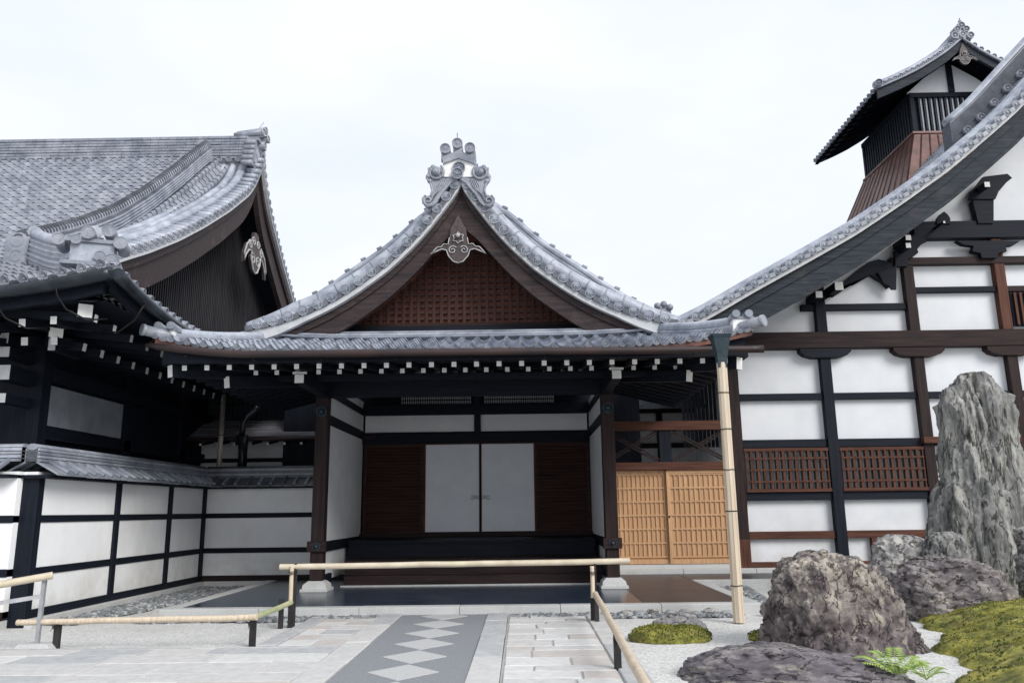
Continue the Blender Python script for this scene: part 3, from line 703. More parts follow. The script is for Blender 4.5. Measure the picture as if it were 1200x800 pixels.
# ================================================================ PASSAGE GATE between porch and kitchen hall
GLP = mat('dull_paper', (.22,.25,.27), (.32,.35,.37), rough=.7, nscale=2)
gate = thing('wooden_gate', 'pale orange latticed wooden gate of two sliding doors right of the porch', 'gate', (3.5, 19.3, .3))
YG = 19.3
for a, b, y in ((2.14, 3.47, YG+.06), (3.44, 4.9, YG)):
    mb = MB(); mb.box(a, b, y+.025, y+.05, .38, 2.5, 0); d = mb.build('sliding_door', HD['z'], gate)
    mb = MB(); k = 11; st = (b-a-.16)/k
    for i in range(k+1): x = a+.08+st*i; mb.box(x-.017, x+.017, y, y+.024, .5, 2.4)
    mb.build('upright', HD['z'], d)
    mb = MB()
    for i in range(7): z = .5+i*.317; mb.box(a+.06, b-.06, y-.008, y+.022, z-.018, z+.018)
    mb.build('crossbar', HD['x'], d)
    mb = MB(); mb.box(a, a+.06, y-.02, y+.05, .34, 2.5); mb.box(b-.06, b, y-.02, y+.05, .34, 2.5); mb.box(a+.06, b-.06, y-.02, y+.05, .34, .44); mb.box(a+.06, b-.06, y-.02, y+.05, 2.42, 2.5); mb.build('door_frame', HD['z'], d, bevel=.004)
mb = MB(); mb.ball((3.475, YG-.03, 1.42), .022); mb.build('door_pull', IRON, gate)
mb = MB(); mb.box(2.0, 4.93, YG-.08, YG+.12, 2.503, 2.69); mb.build('lintel', RD['x'], gate, bevel=.008)
mb = MB(); mb.box(2.0, 4.93, YG-.08, YG+.12, 3.45, 3.67); mb.build('top_beam', RD['x'], gate, bevel=.008)
for a, b in ((2.05, 3.3), (3.62, 4.9)):
    for p, q in (((a, 2.72), (b, 3.43)), ((a, 3.43), (b, 2.72))):
        mb = MB()
        for o in (-.035, .035): mb.bar((p[0], YG+.03*(1 if p[1] < 3 else -.2), p[1]+o), (q[0], YG+.03*(1 if p[1] < 3 else -.2), q[1]+o), .03, .04)
        mb.build('diagonal_brace', BR['x'], gate)
mb = MB(); mb.box(3.32, 3.6, YG-.03, YG+.1, 2.692, 3.448); mb.build('gate_post', DK['z'], gate)
mb = MB(); mb.box(2.0, 4.93, YG-.1, YG+.14, .15, .33); mb.build('gate_sill', GRAN, gate, bevel=.006)
# corridor wing seen over the gate
cw = thing('corridor_wing', 'dim corridor wing behind the crossed braces of the wooden gate', 'building', (3.5, 23, 0))
mb = MB(); mb.box(1.9, 6.2, 23, 23.2, 0, 5.5); mb.build('wall', PLASTER, cw)
mb = MB()
for x in (2.0, 2.7, 3.9, 5.1): mb.box(x, x+.16, 22.9, 23, 0, 5.5)
mb.build('post', DK['z'], cw)
mb = MB()
for z in (2.75, 3.3, 4.3): mb.box(1.9, 6.2, 22.92, 22.99, z, z+.14)
mb.build('beam', BR['x'], cw)
mb = MB(); mb.add([(1.7,21.5,4.35),(6.2,21.5,4.35),(6.2,23.3,5.2),(1.7,23.3,5.2),(1.7,21.5,4.25),(6.2,21.5,4.25),(6.2,23.3,5.1),(1.7,23.3,5.1)], [(0,1,2,3),(7,6,5,4),(0,4,5,1),(1,5,6,2)]); mb.build('roof', TILE_D, cw)
mb = MB()
for i in range(10): mb.box(4.1+i*.1, 4.17+i*.1, 20.2, 20.25, 3.1, 4.9)
mb.build('board_screen', DK['z'], cw)

# ================================================================ KITCHEN HALL (right)
kuri = thing('kitchen_hall', 'large white plastered hall with dark timber grid under a huge gable slope at right', 'building', (10, 19.3, 0))
YK = 19.3; KX = 14.85
KZ = smooth_tab([(0,13.95),(1.6,12.35),(3.2,10.72),(4.0,10.05),(5.03,9.23),(6.12,8.48),(7.25,7.75),(8.49,7.07),(9.63,6.46),(10.66,5.87),(11.6,5.42)], 60, 1)
mb = MB(); 
P = [(5.15,YK+.08,.3),(25,YK+.08,.3),(25,YK+.08,5.3)]
prof_pts = [(KX-d, z-.45) for d, z in KZ if d < 9.7]
poly = [(5.15,YK+.08,.15),(24.5,YK+.08,.15),(24.5,YK+.08,5.8)]+[(2*KX-x, YK+.08, z) for x, z in prof_pts[::-1]]+[(x, YK+.08, z) for x, z in prof_pts[1:]]
mb.prism(poly, (0,.15,0)); mb.build('wall', PLASTER_K, kuri)
mb = MB(); mb.box(5.0, 5.15, YK+.25, 34, .15, 5.2); mb.build('side_wall', PLASTER, kuri)
def kbeam(name, x0, x1, z0, z1, mt, y0=-.05, y1=.1, bev=.006): MB().box(x0, x1, YK+y0, YK+y1, z0, z1).build(name, mt, kuri, bevel=bev)
posts = [(5.02, 5.30, 7.4), (7.33, 7.58, 7.4), (9.6, 9.85, 7.6), (11.87, 12.12, 7.6), (14.1, 14.35, 12), (16.4,16.65,12), (18.7,18.95,9)]
for i, (a, b, zt) in enumerate(posts):
    up = interp(KZ, abs(KX-(a+b)/2))-.5
    kbeam('post', a, b, (.3 if i < 1 else .16), 5.38, (BR if i in (2,3) else DK)['z'] if i != 0 else BR['z'], -.10, .12)
    if i: kbeam('post', a, b, 5.8, min(up, 8.14), (RD if i == 3 else BR if i == 2 else DK)['z'], -.10, .12)
kbeam('post_foot', 5.015, 5.305, .16, .88, RD['z'], -.11, .12)
# main beam and boat-shaped bearing blocks
kbeam('main_beam', 5.2, 24, 5.385, 5.795, BR['x'], -.18, .12, .012)
for i, (a, b, _) in enumerate(posts[1:5]):
    c = (a+b)/2; hw = .62
    pl = [(c-hw,YK-.16,5.38),(c+hw,YK-.16,5.38),(c+hw,YK-.16,5.30),(c+hw-.1,YK-.16,5.21),(c+hw-.3,YK-.16,5.15),(c-hw+.3,YK-.16,5.15),(c-hw+.1,YK-.16,5.21),(c-hw,YK-.16,5.30)]
    MB().prism(pl, (0,.24,0)).build('bearing_block', (BR if i else DK)['x'], kuri, bevel=.006)
bays = [(5.31, 7.32), (7.59, 9.59), (9.86, 11.86), (12.13, 14.09), (14.36, 16.39), (16.66,18.69)]
for i, (a, b) in enumerate(bays):
    kbeam('tie_beam', a, b, 4.14, 4.30, DK['x'])
    kbeam('tie_beam', a, b, 3.0, 3.19, DK['x']); kbeam('tie_beam', a, b, 1.76, 1.95, DK['x'])
    if i < 2:
        kbeam('base_rail', a, b, .88, 1.05, RD['x'])
        kbeam('ground_sill', a, b, .17, .36, RD['x'], -.07, .1)
        win = MB(); a1, b1 = a+.02, b-.02
        GLS = mat('window_dark', (.05,.07,.08), (.10,.13,.14), rough=.25, nscale=1.5, bump=0)
        win.box(a1, b1, YK+.0, YK+.02, 1.98, 2.98); wo = win.build('lattice_window', GLS, kuri)
        MB().box(a, b, YK-.09, YK+.0, 2.91, 2.985).box(a, b, YK-.11, YK+.0, 1.955, 2.03).build('window_frame', RD['x'], wo, bevel=.004)
        lm = MB(); n = 13; st = (b1-a1)/n
        for k in range(n+1): lm.box(a1+st*k-.03+(.03 if k == 0 else 0), a1+st*k+.03-(.03 if k == n else 0), YK-.085, YK-.03, 2.031, 2.909)
        for z in (2.2, 2.47, 2.74): lm.box(a1, b1, YK-.1, YK-.087, z-.022, z+.022)
        lm.build('lattice', RD['z'], wo)
        pm = MB()
        for k in range(0, 26): pm.box(a1+(b1-a1)*k/26, a1+(b1-a1)*(k+.38)/26, YK-.004, YK-.002, 2.04, 2.9)
        pm.build('paper_strip', GLP, wo)
    if 1 <= i <= 3 and i != 1:
        kbeam('ledge', a-.3 if i==2 else a, b, 3.05, 3.2, RD['x'], -.2, -.05)
# low hatch in the second bay
MB().box(8.15, 8.27, YK-.06, YK+.1, .36, .878).box(8.27, 9.5, YK-.02, YK+.05, .36, .878).build('hatch', RD['z'], kuri)
# upper rails
kbeam('upper_rail', 7.0, 9.6, 6.36, 6.52, DK['x']); kbeam('upper_rail', 9.86, 11.86, 6.78, 6.92, DK['x'])
kbeam('upper_rail', 9.3, 20.0, 7.49, 7.67, BR['x'], -.12, .1)
kbeam('upper_beam', 9.95, 20.0, 8.15, 8.6, DK['x'], -.16, .1, .01)
kbeam('upper_rail', 12.13, 14.09, 6.78, 6.92, BR['x'])
# dark window at the right edge
wx = at(1182, 366, Y=YK).x
mb = MB(); mb.box(11.99+.2, 13.9, YK-.03, YK+.02, 5.9, 6.75); wo = mb.build('barred_window', DK['z'], kuri)
mb = MB()
for k in range(12): mb.box(12.25+k*.14, 12.31+k*.14, YK-.09, YK-.04, 5.92, 6.74)
mb.build('bar', RD['z'], wo)
# dark doorway behind the standing stone
MB().box(11.9, 14.1, YK-.06, YK+.06, .17, 2.9).build('doorway', DK['z'], kuri)
# bracket carvings
def tr(parent, name, pts, y=YK-.14, d=.16, mt=None):
    MB().prism([at(a, b, Y=y) for a, b in pts], (0, d, 0)).build(name, mt or DK['x'], parent, bevel=.006)
def r2(x, y): return (800+x/2.8575, 200+y/2.8575)
tr(kuri, 'rainbow_beam', [r2(*p) for p in ((462,440),(500,408),(545,368),(590,330),(622,305),(655,296),(690,304),(716,325),(716,372),(690,392),(672,372),(650,360),(632,348),(608,362),(580,378),(545,386),(505,402))], d=.16)
tr(kuri, 'bracket', [r2(*p) for p in ((652,340),(716,318),(716,398),(700,398),(690,385),(672,376),(664,358))], y=YK-.2, d=.05)
for dx in (0,):
    tr(kuri, 'bracket', [r2(*p) for p in ((712,262),(745,240),(778,210),(800,215),(820,236),(800,246),(786,262),(790,274),(770,290),(755,296),(755,320),(712,320))], y=YK-.2, d=.1)
for cx in (1028, 1490):
    tr(kuri, 'bracket', [r2(cx+a, b) for a, b in ((-112,234),(104,234),(80,250),(54,252),(58,270),(30,276),(26,292),(-26,292),(-30,276),(-58,270),(-54,252),(-86,248))], y=YK-.22, d=.16)
    tr(kuri, 'strut', [r2(cx+a, b) for a, b in ((-38,176),(14,176),(14,95),(-12,90),(-50,92),(-56,104))], y=YK-.2, d=.2)
    tr(kuri, 'bracket', [r2(cx+a, b) for a, b in ((-66,95),(20,95),(30,70),(56,40),(76,24),(60,10),(-20,20),(-40,46),(-60,70))], y=YK-.24, d=.12)
tr(kuri, 'bracket', [r2(*p) for p in ((850,178),(898,178),(896,158),(888,146),(876,136),(862,146),(852,160))], y=YK-.2, d=.1)
# white painted beam ends poking out under the roof
for (x, y, s) in ((524,386,.2),(457,414,.16),(756,224,.13),(756,250,.12),(1020,46,.13),(876,172,.05)):
    c = at(*r2(x, y), Y=YK-.62); s *= 1
    MB().bar(c, c+Vector((0,.7,0)), s, s, m=0, mend=1).build('beam_end', [DK['y'], WHITE], kuri)
# roof
def KS(y, dz, d0=.0, d1=11.6): return [Vector((KX-d, y, z+dz)) for d, z in KZ if d0 <= d <= d1]
mb = MB()
def kf(u, s):
    d = 11.6-s*.80; return Vector((KX-d, 17.5+u*.3, interp(KZ, d)))
tiles(mb, kf, 50, .3, lambda i: (0, 14.4), course=.3, prof=HON, eave=1, er=.075, down=(-1,0,0))
def kfr(u, s):
    d = 11.6-s*.80; return Vector((KX+d, 17.5+u*.3, interp(KZ, d)))
tiles(mb, kfr, 12, .3, lambda i: (0, 14.4), course=.6, prof=HON)
mb.strip([(KX-d,17.45,z-.10) for d, z in KZ], [(KX-d,17.45,z-.16) for d, z in KZ], (0,15,0), 2)
mb.build('roof', [TILE, TILE_L, DK['y']], kuri)
mb = MB(); acc = 0; pts = [(d, z) for d, z in KZ]; last = pts[0]; k = 0
for p in pts[1:]:
    seg = math.hypot(p[0]-last[0], p[1]-last[1])
    while acc+seg >= .305*k+.1:
        f_ = (.305*k+.1-acc)/seg; q = last[0]+(p[0]-last[0])*f_; z = last[1]+(p[1]-last[1])*f_
        c = Vector((KX-q, 17.0, z)); mb.disc(c, (0,-1,0), .098, 0, depth=.05); mb.tube([c+Vector((0,.02,0)), c+Vector((0,.42,.06))], .09, 10, 1)
        t = Vector((last[0]-p[0], 0, p[1]-last[1])).normalized(); mdl = c+t*.152
        mb.bar(mdl-t*.08+Vector((0,.03,-.05)), mdl+t*.08+Vector((0,.03,-.03)), .05, .09, m=0); mb.bar(mdl-t*.1+Vector((0,.2,-.03)), mdl+t*.1+Vector((0,.2,.0)), .36, .06, m=2)  # rear bar in dark tile: gap shade put into the colour
        k += 1
    acc += seg; last = p
mb.tube(KS(17.42, .11), .13, 10, 1); mb.tube(KS(17.72, .15), .12, 10, 1); mb.tube(KS(18.0, .14), .11, 10, 1)
mb.strip(KS(17.15, -.02), KS(17.15, -.13), (0,.6,0), 2)
mb.build('verge_tiles', [TILE, TILE_L, TILE_D], kuri)
MB().strip(KS(17.08, -.09), KS(17.08, -.19), (0,.25,0)).build('verge_board', PLATE, kuri)
mb = MB(); mb.strip(KS(17.22, -.21), KS(17.22, -.42), (0,.12,0)); mb.build('barge_board', BLUEW, kuri)
mb = MB(); mb.strip(KS(17.27, -.42), KS(17.27, -.90), (0,.12,0)); mb.strip(KS(17.24, -.80), KS(17.24, -.90), (0,.03,0)); mb.build('barge_board', BLUEW, kuri)
MB().strip(KS(17.36, -.35), KS(17.36, -.42), (0,2.0,0)).build('gable_soffit', DK['y'], kuri)
for k in range(8):
    d = 1.0+k*1.35; z = interp(KZ, d)-.62
    MB().box(KX-d-.11, KX-d+.11, 17.42, YK+.1, z-.12, z+.1).build('purlin', DK['y'], kuri)
# descending ridge standing on the slope
mb = MB()
rt = [(d, z) for d, z in KZ if d < 3.9]
dz0 = at(1200,50,Y=18.9)
def rid(y, dz): return [Vector((KX-d, y, z+dz)) for d, z in rt]
mb.strip(rid(18.75, .94), rid(18.75, .25), (0,.4,0), 2)
for k in range(6): mb.strip(rid(18.73, .92-.11*k), rid(18.73, .90-.11*k), (0,.44,0), 2 if k else 0)
mb.tube(rid(18.95, .98), .12, 8, 1)
for i in range(2, len(rt)-1, 2):
    c = Vector((KX-rt[i][0], 18.66, rt[i][1]+.36)); mb.disc(c, (0,-1,0), .10, 0, depth=.2)
mb.build('descending_ridge', [TILE, TILE_L, mat('dark_ridge_side', (.05,.06,.08), (.10,.11,.14), rough=.7, nscale=6)], kuri)
# ---- smoke turret on the ridge
TX = KX
tur = MB()
yw0, yw1, xw = 25.0, 28.9, 1.45
zb, zt_ = 13.85, 15.2
tur.box(TX-xw+.1, TX+xw-.1, yw0+.1, yw1-.1, 13.0, 15.4); turret = tur.build('smoke_turret', DK['z'], kuri)
mb = MB()
B = [(TX-2.35,24.2,11.6),(TX+2.35,24.2,11.6),(TX+2.35,29.9,11.6),(TX-2.35,29.9,11.6)]; T_ = [(TX-xw-.03,yw0-.03,zb),(TX+xw+.03,yw0-.03,zb),(TX+xw+.03,yw1+.03,zb),(TX-xw-.03,yw1+.03,zb)]
mb.add(B+T_, [(0,1,5,4),(1,2,6,5),(2,3,7,6),(3,0,4,7)])
def seam(p, q): mb.bar(Vector(p), Vector(q), .04, .05, up=(0,0,1))
for i in range(12):
    t = i/11
    seam(Vector(B[0]).lerp(Vector(B[1]), t), Vector(T_[0]).lerp(Vector(T_[1]), t)); seam(Vector(B[0]).lerp(Vector(B[3]), t), Vector(T_[0]).lerp(Vector(T_[3]), t))
mb.box(TX-xw-.07, TX+xw+.07, yw0-.07, yw1+.07, zb, zb+.07)
mb.build('copper_skirt', COPPER, turret)
mb = MB()
for x in (TX-xw, TX+xw-.14): 
    for y in (yw0, yw1-.14): mb.box(x, x+.14, y, y+.14, zb+.071, zt_+.01)
mb.box(TX-xw, TX+xw, yw0-.02, yw0+.12, zt_, zt_+.16); mb.box(TX-xw-.02, TX-xw+.12, yw0+.11, yw1, zt_, zt_+.155); mb.box(TX-xw, TX+xw, yw1-.12, yw1+.02, zt_, zt_+.15); mb.box(TX+xw-.12, TX+xw+.02, yw0+.11, yw1, zt_, zt_+.155)
mb.build('turret_frame', DK['x'], turret)
mb = MB()
for i in range(1, 15): x = TX-xw+.14+i*.18; mb.box(x-.035, x+.035, yw0+.02, yw0+.07, zb+.07, zt_)
for i in range(1, 20): y = yw0+.14+i*.185; mb.box(TX-xw+.02, TX-xw+.07, y-.035, y+.035, zb+.07, zt_)
mb.build('louvre', BLUEW, turret)
mb = MB()
for i in range(1, 14): x = TX-xw+.23+i*.18; mb.box(x-.03, x+.03, yw0+.09, yw0+.1, zb+.07, zt_)
mb.build('louvre_backing', PAPER, turret)
# turret roof: ridge along Y
UZ = smooth_tab([(0,16.85),(.5,16.42),(1.0,16.08),(1.6,15.72),(2.2,15.42),(2.8,15.16),(2.95,15.1)], 30, 1)
yr0, yr1 = 24.0, 29.9
mb = MB()
for sg in (-1, 1):
    tiles(mb, lambda u, s: Vector((TX+sg*(2.95-s), yr0+.3+u*.28, interp(UZ, 2.95-s))), 20, .28, lambda i: (0, 2.9), course=.28, eave=0, er=.08, down=(sg,0,-.1))
    cur = lambda y, dz: [Vector((TX+sg*d, y, z+dz)) for d, z in UZ]
    c = cur(yr0, .02)
    for i in range(0, len(c), 2): mb.disc(c[i], (0,-1,0), .085, 0, depth=.2)
    mb.tube(cur(yr0+.3, .16), .11, 8, 1); mb.tube(cur(yr0+.02, -.05), .04, 6, 0); mb.tube(cur(yr0+.16, .03), .08, 8, 1)
    e = Vector((TX+sg*2.95, yr0-.05, 15.2)); mb.disc(e, (sg*.5,-1,0), .12, 0, depth=.3); mb.ball(e+Vector((0,.2,.05)), .11)
mb.box(TX-.2, TX+.2, yr0+.1, yr1, 16.75, 17.1)
mb.build('turret_roof', [TILE, TILE_L], turret)
mb = MB()
for sg in (-1, 1):
    mb.strip([(TX+sg*d, yr0+.08, z-.06) for d, z in UZ], [(TX+sg*d, yr0+.08, z-.40) for d, z in UZ], (0,.1,0))
mb.build('turret_barge_board', BLUEW, turret)
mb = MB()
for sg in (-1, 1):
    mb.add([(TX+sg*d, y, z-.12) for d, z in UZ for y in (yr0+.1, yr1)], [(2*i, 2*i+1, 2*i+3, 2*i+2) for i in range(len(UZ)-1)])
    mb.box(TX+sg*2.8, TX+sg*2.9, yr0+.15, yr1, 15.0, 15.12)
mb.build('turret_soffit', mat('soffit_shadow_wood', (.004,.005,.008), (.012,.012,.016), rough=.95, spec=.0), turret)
for i in range(13):
    y = yr0+.5+i*.42
    for sg in (-1, 1): MB().bar((TX+sg*2.86, y, 15.03), (TX+sg*2.6, y, 15.12), .07, .06, m=0, mend=1).build('rafter', [DK['x'], WHITE], turret)
mb = MB(); mb.prism([(TX-1.5,yw0+.03,zt_+.17),(TX+1.5,yw0+.03,zt_+.17),(TX+.9,yw0+.03,15.9),(TX,yw0+.03,16.5),(TX-.9,yw0+.03,15.9)], (0,.06,0)); mb.build('turret_gable_wall', PLASTER, turret)
mb = MB(); mb.box(TX-.09, TX+.09, yw0-.05, yw0+.02, zt_+.17, 16.5); mb.build('gable_strut', DK['z'], turret)
pend(kuri, Vector((TX, yr0+.02, 16.02)), yr0+.02, .62, 'turret_pendant')
mb = MB(); mb.box(TX-.2, TX+.2, yr0-.02, yr0+.2, 16.75, 17.1)
for a, b, r in ((-.26,16.85,.12),(.26,16.85,.12),(-.15,17.08,.11),(.15,17.08,.11),(0,17.22,.12),(0,16.88,.11)): mb.disc((TX+a, yr0-.08, b), (0,-1,0), r, 0, depth=.3)
mb.tube([(TX,yr0,17.2),(TX,yr0,17.5)], .025, 6); mb.ball((TX,yr0,17.38), .06); mb.build('turret_finial', TILE, turret)

# ================================================================ GREAT HALL (left)
hall = thing('great_hall', 'great hall on the left with broad grey tiled hip and gable roof and dark eaves', 'building', (-8.3, 13.4, 0))
HR = 23.4
HZ = smooth_tab([(0,12.45),(.45,11.65),(1.06,11.0),(2.55,9.9),(4.17,8.84),(5.56,8.0),(6.98,7.23),(7.9,6.78),(8.8,6.32),(9.9,5.77),(11.0,5.28),(12.05,4.93)], 60, 1)
HXC, HYE = -6.1, 11.35
HZM = smooth_tab([(0,12.75),(.6,12.25),(1.2,11.75),(2.55,10.55),(4.17,9.2),(5.56,8.15),(6.98,7.27),(7.9,6.78),(8.8,6.32),(9.9,5.77),(11.0,5.28),(12.05,4.93)], 60, 1)
def hup(x): return .34*max(0, 1-(HXC-x)/3.2)**2.2
def hallz(x, y):
    k = min(1, max(0, (-8.7-x)/.9)); k = k*k*(3-2*k)
    return interp(HZ, abs(HR-y))*(1-k)+interp(HZM, abs(HR-y))*k+hup(x)*max(0, 1-(y-HYE)/3)
mb = MB()
XV = -8.0; wt = .285; nc = 60
def hf(u, s):
    # column 0 starts at the corner and runs to the left
    x = HXC-u*wt; y = HYE+s*.80; return Vector((x, y, hallz(x, y)))
tiles(mb, hf, nc, wt, lambda i: (0, min((HXC-(HXC-(i+.5)*wt))/.80, 14.5) if (i+.5)*wt < 1.95 else 15.0), course=.27, prof=HON, step=.03, eave=0, er=.08)
# slope on the far side and skirt below the gable
tiles(mb, lambda u, s: Vector((XV-u*wt, 2*HR-HYE-s*.8, interp(HZ, 12.05-s*.8))), 12, wt, lambda i: (0, 14.5), course=.5, prof=HON)
def sk(u, s):
    y = HYE+u*wt; x = HXC-s; 
    return Vector((x, y, interp(HZ, max(0, 12.05-s))+.34*max(0, 1-(y-HYE)/3.2)**2.2*max(0,1-s/3)))
tiles(mb, sk, 80, wt, lambda i: (0, min((i+.5)*wt, 2.6)), course=.27, prof=HON, step=.03, eave=0, er=.08, down=(1,0,0))
mb.build('roof', [TILE, TILE_L], hall)
mb = MB()
HP = [(HR-d, z) for d, z in HZ if d <= 8.85][::-1]; HP = HP+[(2*HR-y, z) for y, z in HP[::-1][1:]]
last = HP[0]; acc = 0; k = 0
for p in HP[1:]:
    seg = math.hypot(p[0]-last[0], p[1]-last[1])
    while acc+seg >= .29*k+.1:
        f_ = (.29*k+.1-acc)/seg; c = Vector((XV, last[0]+(p[0]-last[0])*f_, last[1]+(p[1]-last[1])*f_+.12))
        mb.disc(c, (1,0,0), .092, 0, depth=.05); mb.tube([c-Vector((.02,0,0)), c+Vector((-.42,0,.05))], .088, 10, 1)
        t = Vector((0, p[0]-last[0], p[1]-last[1])).normalized(); mdl = c+t*.145; mb.bar(mdl-t*.09+Vector((-.2,0,-.05)), mdl+t*.09+Vector((-.2,0,-.05)), .36, .06, m=2); mb.bar(mdl-t*.07+Vector((-.03,0,-.07)), mdl+t*.07+Vector((-.03,0,-.07)), .05, .08, m=0)  # dark bar behind paints the shade between the barrels
        k += 1
    acc += seg; last = p
def HC(x, dz, i0=0, i1=None): return [Vector((x, y, z+dz)) for y, z in HP[i0:i1]]
mid = len(HP)//2
for x, r in ((-8.58,.13),(-8.88,.12),(-9.16,.12)): mb.tube(HC(x, .2, 0, mid+1), r, 10, 1)
mb.build('verge_tiles', [TILE, TILE_L, TILE_D], hall)
MB().strip(HC(-8.22, .06), HC(-8.22, -.08), (.2,0,0)).build('verge_board', PLATE, hall)
MB().strip(HC(-8.3, -.08), HC(-8.3, -.30), (.18,0,0)).build('barge_board', BARGE, hall)
MB().strip(HC(-8.36, -.30), HC(-8.36, -.95), (.16,0,0)).build('barge_board', BARGE, hall)
MB().strip(HC(-9.2, -.2), HC(-9.2, -.26), (.85,0,0)).build('gable_soffit', DK['x'], hall)
mb = MB()
y = 14.7
while y < 31:
    z1 = interp(HZ, abs(HR-y))-.3; z1 = max(z1, 5.8)
    mb.box(-9.15, -9.05, y, y+.11, 5.2, z1, 0); mb.box(-9.05, -9.02, y+.02, y+.065, 5.2, z1, 1); y += .125
BVERT = wood('weathered_slats', (.010,.012,.018), (.040,.035,.036), 'z'); mix2(BVERT, (.12,.09,.07), .9, .62, .75, vec=(1,1,.35), fac=.7)
mb.build('gable_boards', [DK['z'], BVERT], hall)
MB().box(-9.0, -8.7, 14.5, 31, 5.5, 5.8).build('gable_sill', DK['y'], hall)
# pendant on the gable, facing right
mb = MB(); pc = at(283, 281, X=-8.18); cy_, cz_ = pc.y, pc.z
def curlY(c, r0, turns, sgn, a0=0, n=24): return [Vector((-8.12, c[0]+sgn*math.cos(a0+6.283*turns*t/n)*r0*(1-.8*t/n), c[1]+math.sin(a0+6.283*turns*t/n)*r0*(1-.8*t/n))) for t in range(n+1)]
hp_ = [(0,.6),(.2,.55),(.26,.33),(.42,.22),(.8,.0),(1.0,-.35),(.98,-.62),(.86,-.36),(.62,-.14),(.42,-.1),(.4,-.32),(.2,-.62),(0,-.7)]
mb.prism([(-8.2, HR+a, cz_+b) for a, b in hp_]+[(-8.2, HR-a, cz_+b) for a, b in hp_[-2:0:-1]], (.08,0,0)); po = mb.build('gable_pendant', CARV, hall)
mb = MB()
for sg in (-1, 1):
    mb.tube([Vector((-8.11, HR+sg*a, cz_+b)) for a, b in hp_[3:]], .03, 6)
    for c, r in (((HR+sg*.22, cz_-.3), .2), ((HR+sg*.5, cz_+.06), .16), ((HR+sg*.2, cz_+.25), .15)): mb.tube(curlY(c, r, 1.4, sg), .025, 6)
mb.build('carved_edge', CARVW, po)
# main ridge
mb = MB()
mb.box(-22, -8.45, HR-.34, HR+.34, 11.5, 13.190, 2)
for k in range(8):
    x = -8.44
    while x > -22:
        l = random.uniform(.26,.3); mb.box(x-l+.008, x, HR-.36-.012*random.random()-.01*(k%2), HR+.36, 12.460+k*.095, 12.460+k*.095+.075, 0); x -= l
mb.tube([(-22,HR,13.260),(-8.4,HR,13.260)], .13, 10, 0)
x = -8.7
while x > -22: mb.disc((x, HR-.42, 12.420), (0,-1,0), .09, 0, depth=.15); x -= .3
mb.build('main_ridge', [TILE, TILE_L, TILE_D], hall)
mb = MB()   # ridge end ornament
mb.box(-8.45, -8.2, HR-.33, HR+.33, 12.340, 13.090, 1); mb.box(-8.47, -8.1, HR-.4, HR+.4, 13.040, 13.160, 0)
mb.disc((-8.18, HR, 12.690), (1,0,0), .2, 0, depth=.03)
for sg in (-1, 1):
    for k in range(5): mb.tube([(-8.5, HR+sg*(.42+.05*k), 12.940-.19*k), (-8.15, HR+sg*(.42+.05*k), 12.940-.19*k)], .1, 8, 0)
for a, b in ((-.25,13.320),(.25,13.320),(0,13.490)): mb.tube([(-8.9,HR+a,b-.08),(-8.0,HR+a,b+.06)], .12, 12, 0); mb.disc((-7.98,HR+a,b+.06), (1,0,.1), .13, 0, depth=.05)
mb.disc((-8.0,HR,13.040),(1,0,0),.13,0,depth=.3); mb.tube([(-8.3,HR,13.540),(-8.1,HR,13.840)], .012, 5)
mb.build('ridge_end_ornament', [TILE, TILE_L], hall)
# descending ridge
mb = MB(); dr = [(y, interp(HZM, HR-y)) for y, z in HP[:mid+1] if y > 14.0 and y < 22.9]
D = lambda x, dz: [Vector((x, y, z+dz)) for y, z in dr]
mb.strip(D(-9.45,.5), D(-9.45,0), (-.34,0,0), 2)
for k in range(5): mb.strip(D(-9.43,.46-.09*k), D(-9.43,.41-.09*k), (-.38,0,0), 1)
mb.tube(D(-9.62,.56), .12, 8, 1); y0_, z0_ = dr[0]
mb.box(-9.85, -9.39, y0_-.12, y0_+.02, z0_-.12, z0_+.56, 0); mb.disc((-9.62, y0_-.13, z0_+.5), (0,-1,0), .14, 0, depth=.2); mb.disc((-9.62, y0_-.13, z0_+.18), (0,-1,0), .12, 0, depth=.1)
for i in range(0, len(dr), 1):
    p = Vector((-9.62, dr[i][0], dr[i][1]+.60)); 
    for q in (0, .5):
        if i+1 < len(dr):
            pp = p.lerp(Vector((-9.62, dr[i+1][0], dr[i+1][1]+.6)), q); mb.tube([pp+Vector((0,-.015,0)), pp+Vector((0,.015,.01))], .135, 8, 2)
mb.build('descending_ridge', [TILE, TILE_L, TILE_D], hall)
# hip ridge from the corner, with its cluster of round tiles
mb = MB()
def hh(t, dz=0):
    x = -6.75-t; y = 12.0+t; return Vector((x, y, hallz(x, y)+.12+dz+.35*max(0, 1-t/1.0)**2*.3))
H_ = lambda dz, t0=0: [hh(t0+t*.2, dz) for t in range(0, int((2.9-t0)/.2)+1)]
for k in range(5): mb.tube(H_(.02+.09*k), .17-.006*k, 8, k % 2, flat=.35)
mb.tube(H_(.5), .11, 8, 1); mb.strip([p+Vector((-.09,-.09,0)) for p in H_(.42)], [p+Vector((-.09,-.09,0)) for p in H_(-.4)], (.18,.18,0), 0)
e_ = hh(2.8, .15); mb.bar(e_+Vector((.15,-.15,.02)), e_+Vector((-.25,.25,-.02)), .34, .62, m=0); mb.tube([e_+Vector((.1,-.1,.32)), e_+Vector((-.3,.3,.3))], .15, 10, 1)
mb.build('hip_ridge', [TILE, TILE_L], hall)
mb = MB(); c = hh(0, .1); nrm = Vector((.35,-1,0)).normalized(); rt_ = Vector((1,.35,0)).normalized()
